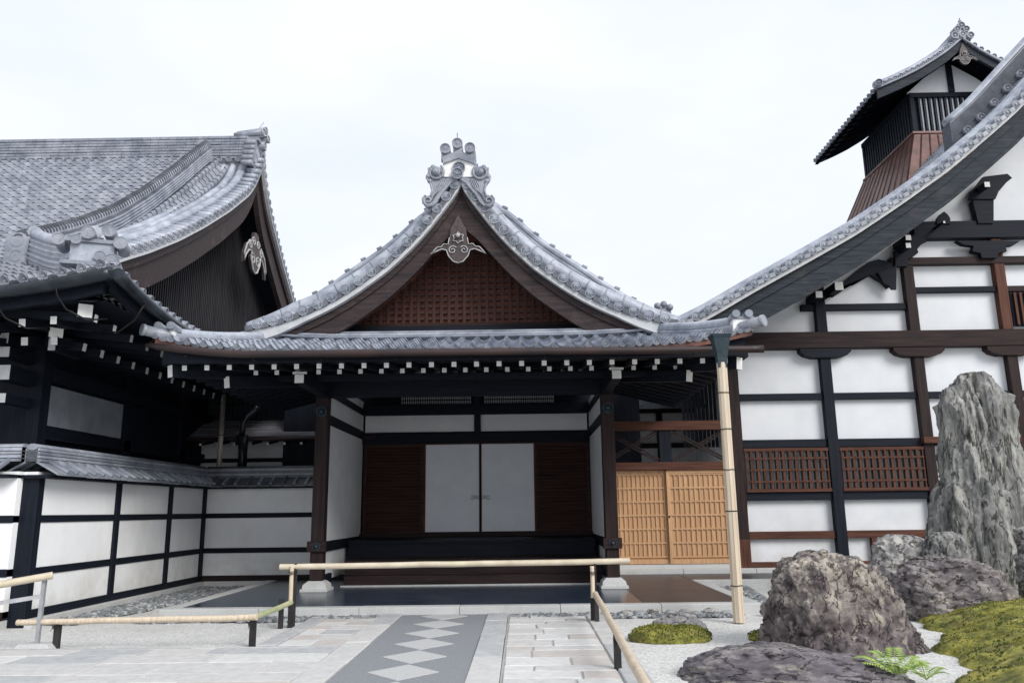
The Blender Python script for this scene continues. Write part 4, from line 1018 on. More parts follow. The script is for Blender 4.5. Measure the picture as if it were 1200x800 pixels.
mb.bar(c-nrm*.15, c+nrm*.12, .62, .34, m=1); mb.bar(c-nrm*.16+Vector((0,0,.2)), c+nrm*.16+Vector((0,0,.2)), .75, .06, m=0); mb.bar(c-nrm*.16+Vector((0,0,-.18)), c+nrm*.2+Vector((0,0,-.18)), .85, .06, m=0)
for a, b, r in ((-.52,.18,.11),(-.22,.2,.09),(-.02,.33,.12),(.33,.4,.12),(.55,.2,.12),(.22,-.06,.1),(.42,-.12,.13)):
    a *= .82; b *= .95; r *= .88; q = c+rt_*(a-.05)+Vector((0,0,b)); mb.tube([q-nrm*.3, q+nrm*.2], r*.92, 12, 0); mb.disc(q+nrm*.21, nrm, r, 0, depth=.05)
mb.build('corner_tile_cluster', [TILE, TILE_L], hall)
# eave fascia, gutter
def ez(x): return 4.93+hup(x)
mb = MB()
P = [(x*.2-22, HYE-.02, ez(x*.2-22)-.14) for x in range(0, 80)]; P = [p for p in P if p[0] < -6.15]+[(-6.08, HYE-.02, ez(-6.1)-.14)]
E_ = [(-6.0, HYE+k*.3, 4.93+.34*max(0, 1-(k*.3)/3.2)**2.2-.14) for k in range(0, 60)]
mb.tube(P, .10, 10); mb.tube(E_, .10, 10)
mb.build('gutter', GUTD, hall)
mb = MB()
for x in (-8.9, -7.75, -6.85):
    z = ez(x)-.2; mb = MB(); mb.tube([(x,HYE-.1,z+.05),(x,HYE-.02,z-.12),(x+.08,HYE+.1,z-.3),(x+.3,HYE+.3,z-.42),(x+.5,HYE+.5,z-.36)], .015, 6); mb.build('gutter_hook', IRON, hall)
for y in (12.2, 13.2): MB().tube([(-5.95,y,4.9),(-6.1,y,4.62),(-6.4,y+.1,4.45),(-6.7,y+.2,4.5)], .015, 6).build('gutter_hook', IRON, hall)
mb = MB()
mb.strip([(x*.25-22, HYE+.12, ez(x*.25-22)-.08) for x in range(0, 64)], [(x*.25-22, HYE+.12, ez(x*.25-22)-.36) for x in range(0, 64)], (0,.1,0))
mb.strip([(-6.22, HYE+.22+k*.3, 4.93+.34*max(0, 1-(k*.3)/3.2)**2.2-.08) for k in range(0, 60)], [(-6.22, HYE+.22+k*.3, 4.93+.34*max(0, 1-(k*.3)/3.2)**2.2-.36) for k in range(0, 60)], (.1,0,0))
# soffit planes
mb.add([(-22,HYE+.2,4.72),(-6.3,HYE+.2,4.78),(-8.4,13.5,4.95),(-22,13.5,4.95)], [(0,1,2,3)]); mb.add([(-6.25,HYE+.2,4.78),(-6.25,30,4.72),(-8.4,30,4.95),(-8.4,13.5,4.95)], [(0,1,2,3)])
mb.build('soffit', DK['y'], hall)
rxx = [DK['x'], WHITE]; ryy = [DK['y'], WHITE]
for k in range(14):
    y = 11.9+k*.58; MB().bar((-6.55, y, 4.48+.1*max(0,1-k/3)), (-8.3, y, 4.72), .10, .12, m=0, mend=1).build('rafter', rxx, hall)
for k in range(12):
    y = 13.0+k*.57; MB().bar((-7.3, y, 4.36), (-8.3, y, 4.5), .11, .13, m=0, mend=1).build('rafter', rxx, hall)
for k in range(12):
    x = -7.15-k*.48; MB().bar((x, 11.8, 4.44+.1*max(0,1-k/3)), (x, 13.4, 4.7), .10, .12, m=0, mend=1).build('rafter', ryy, hall)
    if k > 0: MB().bar((x+.1, 12.5, 4.37), (x+.1, 13.4, 4.5), .11, .13, m=0, mend=1).build('rafter', ryy, hall)
for (x, y), yy, s in (((100,364),11.75,.2),((66,388),12.5,.2)):
    c = at(x, y, Y=yy); MB().bar(c, c+Vector((-.9,1.3,.2)), s, s, m=0, mend=1).build('hip_rafter', ryy, hall)
for (x, y, s) in ((4,396,.17),(5,412,.17),(3,436,.24),(1,466,.15)):
    c = at(x, y, Y=12.7); MB().bar(c, c+Vector((0,.8,0)), s, s, m=0, mend=1).build('bracket_block', [DK['y'], PLATE], hall)
c = at(61, 402, Y=12.7); MB().bar(c, c+Vector((0,.8,0)), .12, .24, m=0, mend=1).build('bracket_block', [DK['y'], PLATE], hall)
# walls
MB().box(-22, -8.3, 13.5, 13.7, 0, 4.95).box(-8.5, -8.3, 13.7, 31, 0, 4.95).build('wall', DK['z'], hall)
mb = MB(); mb.add([at(35,427,X=-8.27), at(32,466,X=-8.27), at(121,486,X=-8.27), at(124,452,X=-8.27)], [(0,1,2,3)]); 
q = [at(35,427,X=-8.27), at(32,466,X=-8.27), at(121,486,X=-8.27), at(124,452,X=-8.27), at(96,446,X=-8.27), at(62,428,X=-8.27), at(50,424,X=-8.27)]
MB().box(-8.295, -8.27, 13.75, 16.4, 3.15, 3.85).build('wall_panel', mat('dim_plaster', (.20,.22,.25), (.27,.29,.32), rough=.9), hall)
for y in (13.42, 16.45, 19.2): MB().box(-8.42, -8.2, y, y+.26, 0, 4.5).build('post', DK['z'], hall)
MB().box(-8.4, -8.15, 13.7, 30, 3.9, 4.15).build('wall_beam', DK['y'], hall); MB().box(-8.4, -8.2, 13.7, 30, 2.9, 3.12).build('wall_beam', DK['y'], hall)
mb = MB()
for i in range(22): mb.box(-8.1+i*.13, -8.03+i*.13, 20.9, 20.95, 2.9, 5.4)
mb.box(-8.3, -5.0, 20.95, 21.0, 2.5, 5.4); mb.build('slatted_screen', BLUEW, hall)

# ================================================================ LOW CORRIDOR behind the left garden wall
cor = thing('corridor', 'low corridor with a shallow slatted roof behind the left garden wall', 'building', (-6, 20.4, 0))
a = at(186, 514, Y=19.8); b = at(400, 512, Y=19.8); 
zE = a.z; x0, x1 = a.x-2.2, -3.6
SHK = mat('grey_shingle', (.10,.10,.12), (.24,.24,.27), rough=.6, scale=(1,14,14), nscale=1, bump=.3)
mb = MB(); n = 13; zt = zE+1.05
for i in range(n):
    y0, y1 = 19.8+i*.17, 19.8+(i+1)*.17; z0, z1 = zE+1.05*i/n, zE+1.05*(i+1)/n
    mb.add([(x0,y0,z0+.04),(x1,y0,z0+.04),(x1,y1,z1+.015),(x0,y1,z1+.015),(x0,y0,z0-.01),(x1,y0,z0-.01)], [(0,1,2,3),(0,4,5,1)])
mb.build('roof', SHK, cor)
MB().tube([(x0,19.74,zE-.04),(x1,19.74,zE-.04)], .06, 8).build('gutter', GUT, cor)
for k in range(14):
    x = x1-.2-k*.42; MB().bar((x,19.86,zE-.15),(x,20.65,zE-.02), .06,.06, m=0, mend=1).build('rafter', ryy, cor)
MB().box(x0, x1, 20.7, 20.85, 0, zE+.2).build('wall', PLASTER, cor)
for x in (-7.3, -5.85, -4.3): MB().box(x, x+.2, 20.6, 20.7, 0, zE+.2).build('post', DK['z'], cor)
MB().box(x0, x1, 20.62, 20.69, zE-.55, zE-.45).build('rail', DK['x'], cor)

# ================================================================ GARDEN WALLS
def garden_wall(label, p, q, posts_, zt=2.17, mt=PLASTER_O, hip_end=False, z_ridge=2.66, n_out=1, flip=1, tmat=TILE):
    """plastered wall from p to q with tile coping; posts_ = distances of posts along it"""
    p = Vector(p); q = Vector(q); d = (q-p); L_ = d.length; d.normalize(); nr = Vector((d.y, -d.x, 0))*flip   # nr faces the court
    t = thing('plaster_wall', label, 'wall', p)
    th = .11
    def P3(s, o, z): return p+d*s+nr*o+Vector((0,0,z))
    mb = MB()
    def bx(mb, s0, s1, o0, o1, z0, z1, m=0):
        vs_ = [P3(s0,o0,z0),P3(s1,o0,z0),P3(s1,o1,z0),P3(s0,o1,z0),P3(s0,o0,z1),P3(s1,o0,z1),P3(s1,o1,z1),P3(s0,o1,z1)]
        mb.add(vs_, [(0,3,2,1),(4,5,6,7),(0,1,5,4),(1,2,6,5),(2,3,7,6),(3,0,4,7)], m)
    bx(mb, 0, L_, -th, th, .15, zt+.1); mb.build('plaster', mt, t)
    ax = 'y' if abs(d.y) > abs(d.x) else 'x'
    for s in posts_:
        mb = MB(); bx(mb, s-.08, s+.08, -.13, .15, 0, zt+.02); mb.build('post', DK['z'], t, bevel=.006)
    for z0, z1 in ((1.51, 1.62), (.73, .845)):
        mb = MB(); bx(mb, 0, L_, -.12, .13, z0, z1); mb.build('rail', DK[ax], t, bevel=.004)
    mb = MB(); bx(mb, 0, L_, -.12, .16, .12, .24); mb.build('sill', BR[ax] if ax == 'x' else DK[ax], t)
    mb = MB(); bx(mb, -.02, L_, -.25, .26, -.04, .12); mb.build('footing', GRAN, t, bevel=.01)
    mb = MB(); bx(mb, -.1, L_, -.3, .34, zt+.0, zt+.05); mb.build('eave_board', DK[ax], t)
    # coping tiles
    mb = MB(); w = .27; n = int((L_+.1)/w)
    for sd_ in (1, -1):
        for i in range(n):
            s0 = -.05+i*w; 
            o1, o0 = .44*sd_, .08*sd_; zl, zh = zt+.07, zt+.27; j = random.uniform(-.006,.006)
            a_ = [P3(s0,o1,zl+j),P3(s0+w-.02,o1,zl+j),P3(s0+w-.02,o0,zh),P3(s0,o0,zh)]
            b_ = [v-Vector((0,0,.035)) for v in a_]
            mb.add(a_+b_, [(0,1,2,3),(0,4,5,1),(1,5,6,2),(3,7,4,0)], 0)
            mb.bar(P3(s0+w-.01,o1*1.03,zl+.03), P3(s0+w-.01,o0,zh+.03), .06, .045, m=1 if i % 3 else 0)
    for k in range(4):
        bx(mb, -.05, L_+.0, -.15+.012*k, .15-.012*k, zt+.25+k*.055, zt+.25+k*.055+.042, k % 2)
    bx(mb, -.05, L_, -.09, .09, zt+.25, zt+.47, 2)
    mb.tube([P3(-.06,0,zt+.475), P3(L_,0,zt+.475)], .085, 10, 0, flat=.6)
    mb.build('tile_coping', [tmat, TILE_L if tmat is TILE else TILE, TILE_D], t)
    return t
garden_wall('white plaster wall with dark posts running back from the low bamboo rail at left', (-7.5, 12.25, 0), (-7.45, 18.75, 0), [0.05, 2.45, 4.62, 6.4])
garden_wall('short white plaster wall stretch at the far left edge beside the metal handrail', (-10.4, 12.2, 0), (-7.6, 12.2, 0), [.4])
garden_wall('white plaster wall with dark tile coping joining the porch pillar on its left', (-7.3, 18.85, 0), (-4.05, 18.85, 0), [], tmat=TILE_D)

# ================================================================ DOWNPIPES
ds = thing('bamboo_downpipe', 'tall pale split-bamboo downpipe with dark funnel under the porch eave at right', 'downpipe', (3.42, 13.1, 0))
px_, py_ = 3.25, 12.56
mb = MB(); zt = at(855,432,Y=py_).z
for k in range(9):
    a = 6.283*k/9; mb.bar((px_+.07*math.cos(a), py_+.07*math.sin(a), 0), (px_+.064*math.cos(a), py_+.064*math.sin(a), zt), .05, .018, up=(math.cos(a), math.sin(a), 0))
mb.tube([(px_,py_,0),(px_,py_,zt)], .062, 10)
mb.build('bamboo_casing', BAMBP, ds)
mb = MB()
for z in (.5, 1.55, 2.15, 2.75, 3.3):
    mb = MB(); mb.tube([(px_+.085*math.cos(a*.628), py_+.085*math.sin(a*.628), z+.01*random.random()) for a in range(11)], .007, 5); mb.build('tie', IRON, ds)
mb = MB(); zc = zt; pz = 4.2
def ring(z, w, dpt): return [(px_-w, py_-dpt, z),(px_+w, py_-dpt, z),(px_+w, py_+dpt, z),(px_-w, py_+dpt, z)]
mb.add(ring(zc-.08,.065,.065)+ring(zc+.08,.075,.075)+ring(pz-.06,.125,.12)+ring(pz,.16,.14), [(a+4*k, (a+1)%4+4*k, (a+1)%4+4*k+4, a+4*k+4) for k in range(3) for a in range(4)]+[(12,13,14,15),(3,2,1,0)])
mb.build('funnel', VERD, ds)
ds.location = (px_, py_, 0)
ld = thing('downpipe', 'dark crooked downpipe with funnel head behind the coping left of the porch pillar', 'downpipe', at(285,545,Y=19.3))
mb = MB(); P = [at(x, y, Y=19.3) for x, y in ((302,474),(299,480),(290,487),(285,496),(283,512))]
mb.tube(P, .075, 10); mb.build('pipe', GUTD, ld)
mb = MB(); a = at(284,510,Y=19.3); b = at(284,535,Y=19.3); mb.tube([a,b,b-Vector((0,0,.6))], [.15,.07,.065], 8); mb.build('funnel', GUTD, ld)
lb = thing('bamboo_downpipe', 'slim weathered grey bamboo downpipe behind the left garden wall', 'downpipe', at(258,545,Y=19.35))
a = at(262,462,Y=19.35); mb = MB(); mb.tube([a, (a.x, a.y, 0)], .062, 10); mb.build('bamboo_casing', BAMBD, lb)
mb = MB()
for z in (.06, .12, 1.0): mb.tube([(a.x+.066*math.cos(k*.628), a.y+.066*math.sin(k*.628), a.z-z) for k in range(11)], .008, 5)
mb.build('tie', IRON, lb)
# ================================================================ BAMBOO RAILS
def bamboo(mb, a, b, r, m=0, node=.42, r1=None, wob=.004):
    a = Vector(a); b = Vector(b); L_ = (b-a).length; d = (b-a)/L_; r1 = r if r1 is None else r1
    P = []; Rr = []; s = 0; n = max(2, int(L_/node)); st = L_/n
    for i in range(n+1):
        c = i*st; k = r+(r1-r)*c/L_
        o = Vector((random.uniform(-wob,wob)*.5, random.uniform(-wob,wob)*.3, random.uniform(-wob,wob)))
        for e, f in ((-.02,1.0),(-.007,1.05),(.0,.97),(.007,1.04),(.02,1.0)):
            q = c+e
            if 0 <= q <= L_: P.append(a+d*q+o); Rr.append(k*f)
    mb.tube(P, Rr, 12, m); return mb
def nodes_(name, a, b, r, parent):
    mb = MB(); a = Vector(a); b = Vector(b); L_ = (b-a).length; d = (b-a)/L_; n = max(2, int(L_/.42))
    for i in range(1, n): c = a+d*(i*L_/n); mb.tube([c-d*.005, c+d*.005], r*1.1, 12)
    return mb
BAMBG = mat('green_bamboo', (.34,.38,.20), (.56,.54,.36), rough=.45, nscale=1.6, bump=.05)
def rail_post(parent, x, y, h, w=.055):
    MB().box(x-w/2, x+w/2, y-w/2, y+w/2, -.02, h).build('post', CHAR, parent, bevel=.004)
def tie(parent, x, y, z, r=.045):
    mb = MB()
    for k in range(3):
        zz = z-.03-.018*k; mb.tube([(x+r*math.cos(t*.785), y+r*math.sin(t*.785), zz+.006*math.sin(t)) for t in range(9)], .004, 4)
    mb.tube([(x,y-r,z-.06),(x-.03,y-r-.02,z-.10)], .003, 4); mb.tube([(x,y-r,z-.06),(x-.05,y-r-.01,z-.02)], .003, 4)
    mb.build('rope_tie', CHAR, parent)
yb = 11.55
pL = at(343,733,Z=0); pR = at(697,731,Z=0); yb = (pL.y+pR.y)/2
t = thing('bamboo_barrier', 'long high bamboo rail on two dark posts across the end of the walk', 'barrier', ((pL.x+pR.x)/2, yb, 0))
a = at(328,664,Y=yb); b = at(738,657,Y=yb)
bamboo(MB(), a, b, .042).build('rail', BAMB, t)
for p in (pL, pR):
    MB().box(p.x-.045, p.x+.045, yb-.045, yb+.045, -.02, .43).build('post', CHAR, t, bevel=.005)
    zt = at(p.x*0+343 if p is pL else 697, 664, Y=yb).z
    mb = MB(); bamboo(mb, (p.x-.01, yb-.05, .36), (p.x-.01, yb-.05, zt+.02), .03, node=.2); mb.build('post_sleeve', BAMBP, t); tie(t, p.x, yb-.05, zt-.03, .05)
    MB().box(p.x+.02, p.x+.05, yb-.03, yb+.03, .4, zt+.05).build('post_core', CHAR, t)
p1 = at(68,758,Z=0); p2 = at(294,757,Z=0); yl = (p1.y+p2.y)/2
t = thing('bamboo_barrier', 'low bamboo rail on two short charred posts in front of the left garden wall', 'barrier', ((p1.x+p2.x)/2, yl, 0))
a = at(20,729,Y=yl-.05); b = at(301,723,Y=yl-.05); bamboo(MB(), a, b, .036, node=.36, r1=.04).build('rail', BAMBP, t)
for x in (p1.x, p2.x): rail_post(t, x, yl, a.z+.03, .07); tie(t, x, yl-.04, a.z, .05)
t = thing('bamboo_barrier', 'short greenish bamboo rail slanting back from the low rail to the high one', 'barrier', (p2.x, yl, 0))
a2 = at(296,724,Y=yl+.02); b2 = Vector((pL.x+.0, yb-.07, at(344,705,Y=yb).z)); bamboo(MB(), a2, b2, .036, node=.4).build('rail', BAMBG, t)
MB().box(pL.x-.16, pL.x-.1, yb-.12, yb-.05, -.02, .40).build('post', CHAR, t, bevel=.004)
t = thing('bamboo_barrier', 'low bamboo rail running toward the viewer along the right slab path', 'barrier', (pR.x, 9, 0))
a = at(697,693,Y=yb-.1); a.z -= 0.0
a = Vector((pR.x+.02, yb-.1, a.z-.03)); b = at(765,818,Y=5.9); bamboo(MB(), a, b, .04, node=.38, r1=.042).build('rail', BAMBP, t)
q = at(727,788,Z=0); f = (q.y-a.y)/(b.y-a.y); c = a.lerp(b, f)
rail_post(t, c.x-.01, q.y, c.z, .07); tie(t, c.x, q.y, c.z, .05)
rail_post(t, pR.x+.03, yb-.14, a.z+.0, .06)
# metal handrail with bamboo top at the far left
hb = at(43,757,Z=.03)
t = thing('handrail', 'grey metal handrail with bamboo top rail on a stone foot at the far left', 'handrail', hb)
MB().bar(hb, at(53,674,Y=hb.y), .045, .045, up=(0,1,0)).build('post', STEEL, t)
tp = at(62,674,Y=hb.y-.02); e = at(-60,694,Y=hb.y-.5); bamboo(MB(), e, tp, .045, node=.4).build('top_rail', BAMB, t)
MB().bar(at(50,698,Y=hb.y), at(-60,716,Y=hb.y-.5), .035, .05).build('mid_rail', STEEL, t)
mb = MB(); mb.add([(hb.x-.24,hb.y-.14,0),(hb.x+.24,hb.y-.14,0),(hb.x+.22,hb.y+.14,0),(hb.x-.22,hb.y+.14,0),(hb.x-.19,hb.y-.1,.07),(hb.x+.17,hb.y-.1,.07),(hb.x+.16,hb.y+.1,.07),(hb.x-.17,hb.y+.1,.07)], [(0,1,5,4),(1,2,6,5),(2,3,7,6),(3,0,4,7),(4,5,6,7)])
mb.build('foot_stone', GRAN, t, bevel=.01)

# ================================================================ ROCKS
def cracks(m, sc_, ns):
    n = m.node_tree.nodes; L = m.node_tree.links; b = n['Principled BSDF']
    t = n.new('ShaderNodeTexCoord'); mpn = n.new('ShaderNodeMapping'); mpn.inputs['Scale'].default_value = sc_
    a = n.new('ShaderNodeTexNoise'); a.inputs['Scale'].default_value = ns*1.1; a.inputs['Detail'].default_value = 10; a.inputs['Roughness'].default_value = .55; a.inputs['Distortion'].default_value = .4
    L.new(t.outputs['Object'], mpn.inputs['Vector']); L.new(mpn.outputs[0], a.inputs['Vector'])
    s = n.new('ShaderNodeMath'); s.operation = 'SUBTRACT'; s.inputs[1].default_value = .5; L.new(a.outputs['Fac'], s.inputs[0])
    ab = n.new('ShaderNodeMath'); ab.operation = 'ABSOLUTE'; L.new(s.outputs[0], ab.inputs[0])
    r = n.new('ShaderNodeMapRange'); r.inputs['From Min'].default_value = .001; r.inputs['From Max'].default_value = .016; L.new(ab.outputs[0], r.inputs['Value'])
    src = b.inputs['Base Color'].links[0].from_socket
    r2_ = n.new('ShaderNodeMapRange'); r2_.inputs['To Min'].default_value = .5; r2_.inputs['To Max'].default_value = 0; L.new(r.outputs[0], r2_.inputs['Value'])
    x = n.new('ShaderNodeMixRGB'); x.inputs['Color2'].default_value = (.035,.032,.036,1); L.new(r2_.outputs[0], x.inputs['Fac']); L.new(src, x.inputs['Color1']); L.new(x.outputs[0], b.inputs['Base Color'])
    bb = n.new('ShaderNodeBump'); bb.inputs['Strength'].default_value = 1; bb.inputs['Distance'].default_value = .05; L.new(r.outputs[0], bb.inputs['Height'])
    L.new(b.inputs['Normal'].links[0].from_socket, bb.inputs['Normal']); L.new(bb.outputs[0], b.inputs['Normal'])
def rockmat(name, cols, sc_=(1,1,1), ns=3, streak=(.02,.02,.025), streak_amt=.7, pale=None, bump=.8):
    m = mat(name, cols[0], cols[2], c3=cols[1], rough=.85, scale=sc_, nscale=ns, detail=12, bump=bump, bdist=.05, lo=.34, hi=.66)
    if pale: mix2(m, pale, ns*1.4, .54, .66, vec=sc_, fac=.75)
    mix2(m, streak, ns*2.1, .56, .68, vec=sc_, fac=streak_amt)
    cracks(m, sc_, ns)
    n = m.node_tree.nodes; L = m.node_tree.links     # fine second bump
    b2 = n.new('ShaderNodeBump'); b2.inputs['Strength'].default_value = .55; b2.inputs['Distance'].default_value = .02
    a = n.new('ShaderNodeTexNoise'); a.inputs['Scale'].default_value = 28; a.inputs['Detail'].default_value = 6; a.inputs['Roughness'].default_value = .7
    t = n.new('ShaderNodeTexCoord'); L.new(t.outputs['Object'], a.inputs['Vector']); L.new(a.outputs['Fac'], b2.inputs['Height'])
    b = n['Principled BSDF']; L.new(b.inputs['Normal'].links[0].from_socket, b2.inputs['Normal']); L.new(b2.outputs[0], b.inputs['Normal'])
    return m
GREYR = rockmat('grey_veined_rock', ((.10,.102,.102),(.225,.225,.22),(.41,.405,.385)), (2.8,2.8,.42), 1.7, pale=(.38,.365,.32), streak=(.03,.032,.035), bump=1)
mix2(GREYR, (.10,.10,.09), 21, .5, .62, vec=(1,1,.5), fac=.55)
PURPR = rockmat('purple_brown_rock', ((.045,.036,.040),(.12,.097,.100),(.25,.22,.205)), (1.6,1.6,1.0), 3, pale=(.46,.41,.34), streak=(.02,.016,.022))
zl = 0
FLATR = rockmat('flat_purple_rock', ((.05,.042,.055),(.13,.115,.13),(.27,.25,.25)), (.7,.9,2.4), 2.6, pale=(.40,.37,.32), streak=(.02,.018,.025))
PALER = rockmat('pale_grey_rock', ((.16,.16,.17),(.30,.29,.29),(.46,.44,.41)), (1,1,1.2), 3, streak=(.05,.045,.05), streak_amt=.5, pale=(.5,.48,.43))
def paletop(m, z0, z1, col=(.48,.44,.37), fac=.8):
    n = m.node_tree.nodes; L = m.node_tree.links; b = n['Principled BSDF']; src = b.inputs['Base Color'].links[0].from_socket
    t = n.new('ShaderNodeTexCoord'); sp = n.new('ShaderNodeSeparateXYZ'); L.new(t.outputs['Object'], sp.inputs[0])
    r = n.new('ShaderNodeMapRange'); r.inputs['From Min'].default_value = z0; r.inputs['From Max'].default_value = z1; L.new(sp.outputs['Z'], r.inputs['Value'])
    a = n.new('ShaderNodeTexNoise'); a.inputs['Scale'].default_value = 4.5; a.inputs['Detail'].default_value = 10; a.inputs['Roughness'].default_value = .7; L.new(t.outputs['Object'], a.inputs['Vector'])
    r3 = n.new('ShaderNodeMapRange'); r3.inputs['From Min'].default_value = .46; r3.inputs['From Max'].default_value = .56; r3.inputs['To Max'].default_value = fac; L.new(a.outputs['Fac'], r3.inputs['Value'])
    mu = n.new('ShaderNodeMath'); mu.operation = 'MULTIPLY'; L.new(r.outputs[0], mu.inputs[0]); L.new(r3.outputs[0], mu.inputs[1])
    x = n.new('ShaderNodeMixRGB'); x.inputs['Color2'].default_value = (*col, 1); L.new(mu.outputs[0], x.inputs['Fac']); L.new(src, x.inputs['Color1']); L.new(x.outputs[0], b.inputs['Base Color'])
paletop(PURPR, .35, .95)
for m_ in (PURPR, FLATR, PALER): mix2(m_, (.05,.045,.045), 24, .54, .64, fac=.5)
def rock(label, rows, Y, dr, m, seed=0, amp=.08, fr=(1.5,1.5,1.5), nz=90, na=110, zbot=-.1, ex=2.5, lean=0, ribs=0, group=None, fine=.5, name='rock'):
    R_ = [(at(xl, y, Y=Y), at(xr, y, Y=Y)) for y, xl, xr in rows]
    tab = sorted([((a.z+b.z)/2, a.x, b.x) for a, b in R_]); ztop = tab[-1][0]
    if tab[0][0] > zbot: tab.insert(0, (zbot, tab[0][1], tab[0][2]))
    xl_t = [(z, a) for z, a, b in tab]; xr_t = [(z, b) for z, a, b in tab]
    W = max(b-a for z, a, b in tab); mb = MB(); vs_ = []; cxm = (tab[0][1]+tab[0][2])/2
    def Wd(z): return (interp(xr_t, z)-interp(xl_t, z))/2
    for i in range(nz+1):
        u = i/nz; z = zbot+(ztop-zbot)*(1-(1-u)**1.35)
        a = Wd(z); c = (interp(xr_t, z)+interp(xl_t, z))/2; dd = a*dr if dr > .0 else a
        if u > .999: a *= .15; dd *= .15
        for j in range(na):
            th = 6.2832*j/na; cs, sn = math.cos(th), math.sin(th)
            x = math.copysign(abs(cs)**(2/ex), cs)*a; y = math.copysign(abs(sn)**(2/ex), sn)*max(dd, W*dr*.18*(1 if u < .99 else .3))
            p = Vector((c+x, y, z)); q = Vector((p.x*fr[0]+seed*7.3, p.y*fr[1]+seed*3.1, z*fr[2]))
            n1 = noise.fractal(q, 1.0, 2.1, 5)*amp
            v = noise.ridged_multi_fractal(q*1.7, .9, 2.2, 5, 1.0, 2.0)-1.0
            n2 = -abs(v)*amp*.55
            vd = noise.voronoi(q*.8)[0]; n2 += amp*.9*(.35-vd[0])-amp*.5*max(0, .10-(vd[1]-vd[0]))/.10
            if ribs: n2 += ribs*.75
            if ribs: n2 -= ribs*abs(noise.noise(Vector((p.x*3.2+z*.35+seed, p.y*3.2, z*.30+.25*noise.noise(Vector((p.x,z*.8,0)))))))*2.2+ribs*.6*abs(noise.noise(Vector((p.x*9, p.y*9, z*.7))))
            q3 = Vector((p.x*fr[0]*5+seed, p.y*fr[1]*5, z*fr[2]*5)); n3 = noise.fractal(q3, .8, 2.1, 4)*amp*fine
            r_ = Vector((x, y, 0)); ln = r_.length or 1; k = (n1+n2+n3)*min(1, ln/(amp*2.5))
            vs_.append((p.x+r_.x/ln*k, p.y+r_.y/ln*k+lean*(z-zbot), z+(n1*.5+n3) * (u > .05)*min(1, (ztop-z)*4+.3)))
    mb.add([Vector(v)+Vector((0,Y,0)) for v in vs_], [(i*na+j, i*na+(j+1)%na, (i+1)*na+(j+1)%na, (i+1)*na+j) for i in range(nz) for j in range(na)]+[tuple(nz*na+j for j in range(na))], 0, True)
    o = mb.build(name, m); tag(o, label, 'rock', group); return o
rock('tall upright grey veined standing stone in front of the white hall', [(436,1134,1147),(441,1126,1154),(450,1114,1163),(462,1107,1174),(478,1102,1189),(500,1104,1192),(530,1103,1192),(560,1102,1196),(582,1094,1201),(605,1089,1205),(640,1087,1209),(670,1083,1212),(700,1080,1214)], 13.9, .62, GREYR, 1, .13, (2.0,2.0,.42), nz=150, na=160, ex=2.3, zbot=.1, fine=.35, ribs=.11)
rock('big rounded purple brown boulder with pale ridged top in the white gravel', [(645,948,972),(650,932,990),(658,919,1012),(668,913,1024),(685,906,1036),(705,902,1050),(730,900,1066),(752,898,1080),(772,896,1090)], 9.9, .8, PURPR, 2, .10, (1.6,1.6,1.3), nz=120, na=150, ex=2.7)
rock('long flat dark stone lowest in the right corner of the gravel', [(757,878,925),(761,850,958),(767,828,990),(776,812,1025),(788,798,1062),(800,788,1090),(815,780,1110)], 8.35, .75, FLATR, 3, .06, (1.2,1.8,3.5), nz=60, na=150, ex=2.2, zbot=-.05)
rock('pale grey boulder behind the rounded purple one and left of the standing stone', [(626,1046,1070),(631,1034,1084),(642,1024,1096),(660,1019,1102),(685,1016,1108),(700,1014,1110)], 13.4, .7, PALER, 4, .09, (1.5,1.5,1.5))
rock('low purple grey rock on the moss at the foot of the standing stone', [(652,1078,1112),(657,1062,1132),(664,1054,1150),(676,1046,1170),(692,1044,1183),(706,1048,1190),(722,1050,1194)], 12.3, .7, rockmat('grey_purple_rock', ((.07,.06,.065),(.17,.15,.155),(.33,.30,.29)), (1,1,1.6), 3, pale=(.42,.38,.33)), 5, .09, (1.5,1.5,2.0), zbot=.0)
rock('small light grey rock leaning on the left foot of the standing stone', [(623,1094,1112),(630,1086,1126),(645,1082,1138),(665,1080,1142),(685,1078,1146)], 13.0, .7, GREYR, 6, .07, (1.8,1.8,1.4))
rock('grey green rock cut off by the right edge beside the standing stone', [(612,1205,1222),(622,1194,1240),(640,1190,1250),(660,1189,1256),(680,1193,1260),(700,1196,1262)], 12.2, .7, PALER, 7, .08, (1.8,1.8,1.8))
rock('small pale mottled stone behind the little moss mound', [(718,790,806),(721,775,816),(726,765,821),(733,760,825),(742,757,828)], 11.4, .7, PALER, 8, .05, (3,3,3), nz=50, na=80)
# ---- moss
MOSS = mat('moss', (.06,.065,.014), (.34,.31,.07), c3=(.18,.18,.035), rough=.95, nscale=5, detail=8, bump=1, bdist=.04, lo=.36, hi=.62)
mix2(MOSS, (.07,.05,.025), 3.3, .55, .68, fac=.8)
def tuft(mb, p, r, m=0):
    for k in range(3):
        a = random.random()*6.28; h = r*random.uniform(.7,1.4); dx, dy = math.cos(a)*r*.6, math.sin(a)*r*.6
        mb.add([(p[0]-dx,p[1]-dy,p[2]),(p[0]+dx,p[1]+dy,p[2]),(p[0]+random.uniform(-.5,.5)*r,p[1]+random.uniform(-.5,.5)*r,p[2]+h)], [(0,1,2)], m)
MOSS2 = mat('moss_tips', (.16,.17,.03), (.42,.39,.07), rough=.9, nscale=4, detail=6, bump=0)
MOSS3 = mat('moss_dark', (.04,.055,.012), (.11,.13,.02), rough=.9, nscale=4, bump=0)
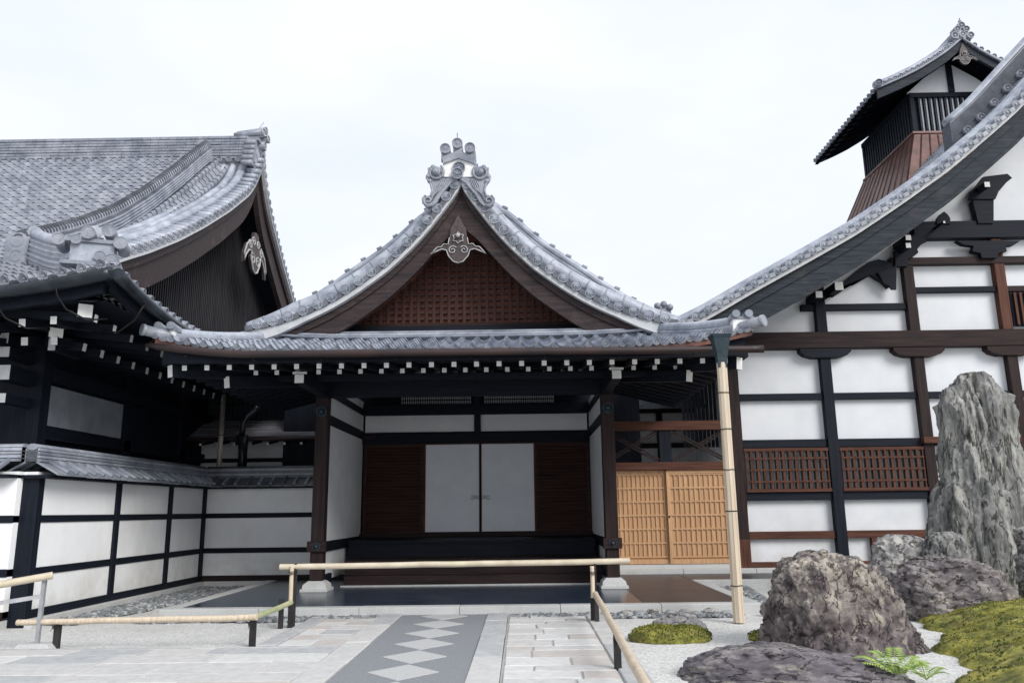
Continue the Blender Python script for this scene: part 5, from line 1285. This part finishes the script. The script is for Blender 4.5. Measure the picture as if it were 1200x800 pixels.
def mh(x, y):
    xb = 4.15+(y-8)*.40+.12*math.sin(y*3.1)+.07*math.sin(y*7.7)
    d = min(x-xb, (14.6-y)*1.0, 14-x, (y-6.0))
    if d < 0: return -.03
    e = min(1, d/.9); e = e*e*(3-2*e)
    return .02+.05*min(1, d/.12)+.21*e+.035*noise.noise(Vector((x*1.4,y*1.4,5)))+.03*noise.noise(Vector((x*5,y*5,2)))+.014*noise.noise(Vector((x*16,y*16,2)))
mb = MB(); nx, ny = 200, 200; X0, X1, Y0, Y1 = 3.4, 11.0, 6.0, 14.8
vs_ = [(X0+(X1-X0)*i/nx, Y0+(Y1-Y0)*j/ny, mh(X0+(X1-X0)*i/nx, Y0+(Y1-Y0)*j/ny)) for j in range(ny+1) for i in range(nx+1)]
mb.add(vs_, [(j*(nx+1)+i, j*(nx+1)+i+1, (j+1)*(nx+1)+i+1, (j+1)*(nx+1)+i) for j in range(ny) for i in range(nx)], 0, True)
for _ in range(26000):
    x = random.uniform(4.0, 9.6); y = random.uniform(7.5, 14.3); h = mh(x, y)
    if h > .03:
        k = noise.noise(Vector((x*2.2, y*2.2, 9)))
        if k < -.28: continue
        tuft(mb, (x, y, h-.004), random.uniform(.010,.022), 1 if k+random.uniform(-.2,.2) > 0 else 2)
stuff(mb.build('moss', [MOSS, MOSS2, MOSS3]), 'yellow green moss bank under the rocks at the right', 'moss')
def mound(label, c, rx_, ry_, h, n=2600, name='moss_mound'):
    mb = MB(); nz, na = 26, 70; vs_ = []
    for i in range(nz+1):
        q = i/nz
        for j in range(na):
            th = 6.2832*j/na; e = 1+.10*noise.noise(Vector((math.cos(th)*1.5, math.sin(th)*1.5, c.x)))
            x = c.x+rx_*e*math.sin(q*1.62)*math.cos(th); y = c.y+ry_*e*math.sin(q*1.62)*math.sin(th)
            z = h*max(0, math.cos(q*1.62))**.6*(1+.2*noise.noise(Vector((x*3,y*3,1))))+.014*noise.noise(Vector((x*16,y*16,1)))-.01
            vs_.append((x, y, z))
    mb.add(vs_, [(i*na+j, (i+1)*na+j, (i+1)*na+(j+1)%na, i*na+(j+1)%na) for i in range(nz) for j in range(na)], 0, True)
    for _ in range(n):
        i = random.randrange(nz*na); v = mb.v[i]; v = (v[0]+random.uniform(-.02,.02), v[1]+random.uniform(-.02,.02), v[2])
        if v[2] > -.005: tuft(mb, v, random.uniform(.008,.018), 2 if v[2] < h*.6 or random.random() < .4 else 1)
    o = mb.build(name, [MOSS, MOSS2, MOSS3]); tag(o, label, 'moss')
c = at(790,752,Z=0); mound('small yellow green moss mound alone on the white gravel', Vector((c.x, c.y+.25, 0)), .52, .33, .17)
c = at(893,749,Z=0); mound('tiny moss patch touching the left foot of the big purple boulder', Vector((c.x+.1, c.y+.1, 0)), .24, .2, .10, 700)
# edging stones by the downpipe
for k in range(15):
    x = 1.6+k*.21+random.uniform(-.04,.04)
    if abs(x-3.42) < .14: continue
    y = 12.78+random.uniform(-.08,.1); mb = MB(); r = random.uniform(.08,.13)
    n_ = 10; m_ = 7; o = []
    for i in range(m_+1):
        ph = math.pi*i/m_
        for j in range(n_):
            th = 6.283*j/n_; v = Vector((math.sin(ph)*math.cos(th)*1.2, math.sin(ph)*math.sin(th)*.9, math.cos(ph)*.62)); v *= 1+.3*noise.noise(v*1.6+Vector((k*3.1,0,0)))
            o.append((x+v.x*r, y+v.y*r, .03+v.z*r))
    mb.add(o, [(i*n_+j, (i+1)*n_+j, (i+1)*n_+(j+1)%n_, i*n_+(j+1)%n_) for i in range(m_) for j in range(n_)], 0, True)
    tag(mb.build('edging_stone', [PALER, PEB2][k % 2]), 'fist-sized grey stone in the row edging the gravel before the porch kerb', 'stone', 'stones edging the gravel by the porch kerb')
# ---- ferns
FERN = mat('fern_green', (.14,.24,.04), (.34,.44,.10), rough=.6, nscale=8, bump=.1)
def fern(label, c, fr_):
    t = thing('fern', label, 'fern', c)
    for ang, L_, lift in fr_:
        mb = MB(); d = Vector((math.cos(ang), math.sin(ang), 0)); sd_ = Vector((-d.y, d.x, 0)); n = 16; P = []
        for i in range(n+1):
            s = i/n; P.append(c+d*L_*s+Vector((0,0,lift*math.sin(s*2.2)*1.0+.03)))
        mb.tube(P, [.005*(1-.7*i/n) for i in range(n+1)], 4)
        for i in range(2, n):
            s = i/n; l = L_*.34*math.sin(min(1, (1-s)*1.25+.08)*1.5)*(.6 if i < 4 else 1); tg = (P[i+1]-P[i-1]).normalized()
            for sg in (-1, 1):
                e = P[i]+sd_*sg*l+tg*l*.35-Vector((0,0,l*.12)); mid_ = P[i].lerp(e, .45); w_ = tg*L_*.028
                mb.add([P[i], mid_-w_, e, mid_+w_+Vector((0,0,.004))], [(0,1,2,3)])
        mb.build('frond', FERN, t)
fc = at(1052,796,Y=7.95)
fern('bright green fern fronds between the flat stone and the moss at lower right', fc, [(2.6,.38,.16),(3.0,.36,.12),(2.2,.30,.2),(.5,.34,.16),(.1,.36,.12),(1.2,.3,.22),(-.5,.3,.12),(-2.2,.22,.12)])
fc = at(1086,800,Y=7.8)
fern('smaller fern tuft at the bottom edge right of the flat stone', fc, [(.2,.22,.10),(1.4,.22,.14),(2.6,.22,.1),(3.6,.2,.08),(-.6,.2,.08)])
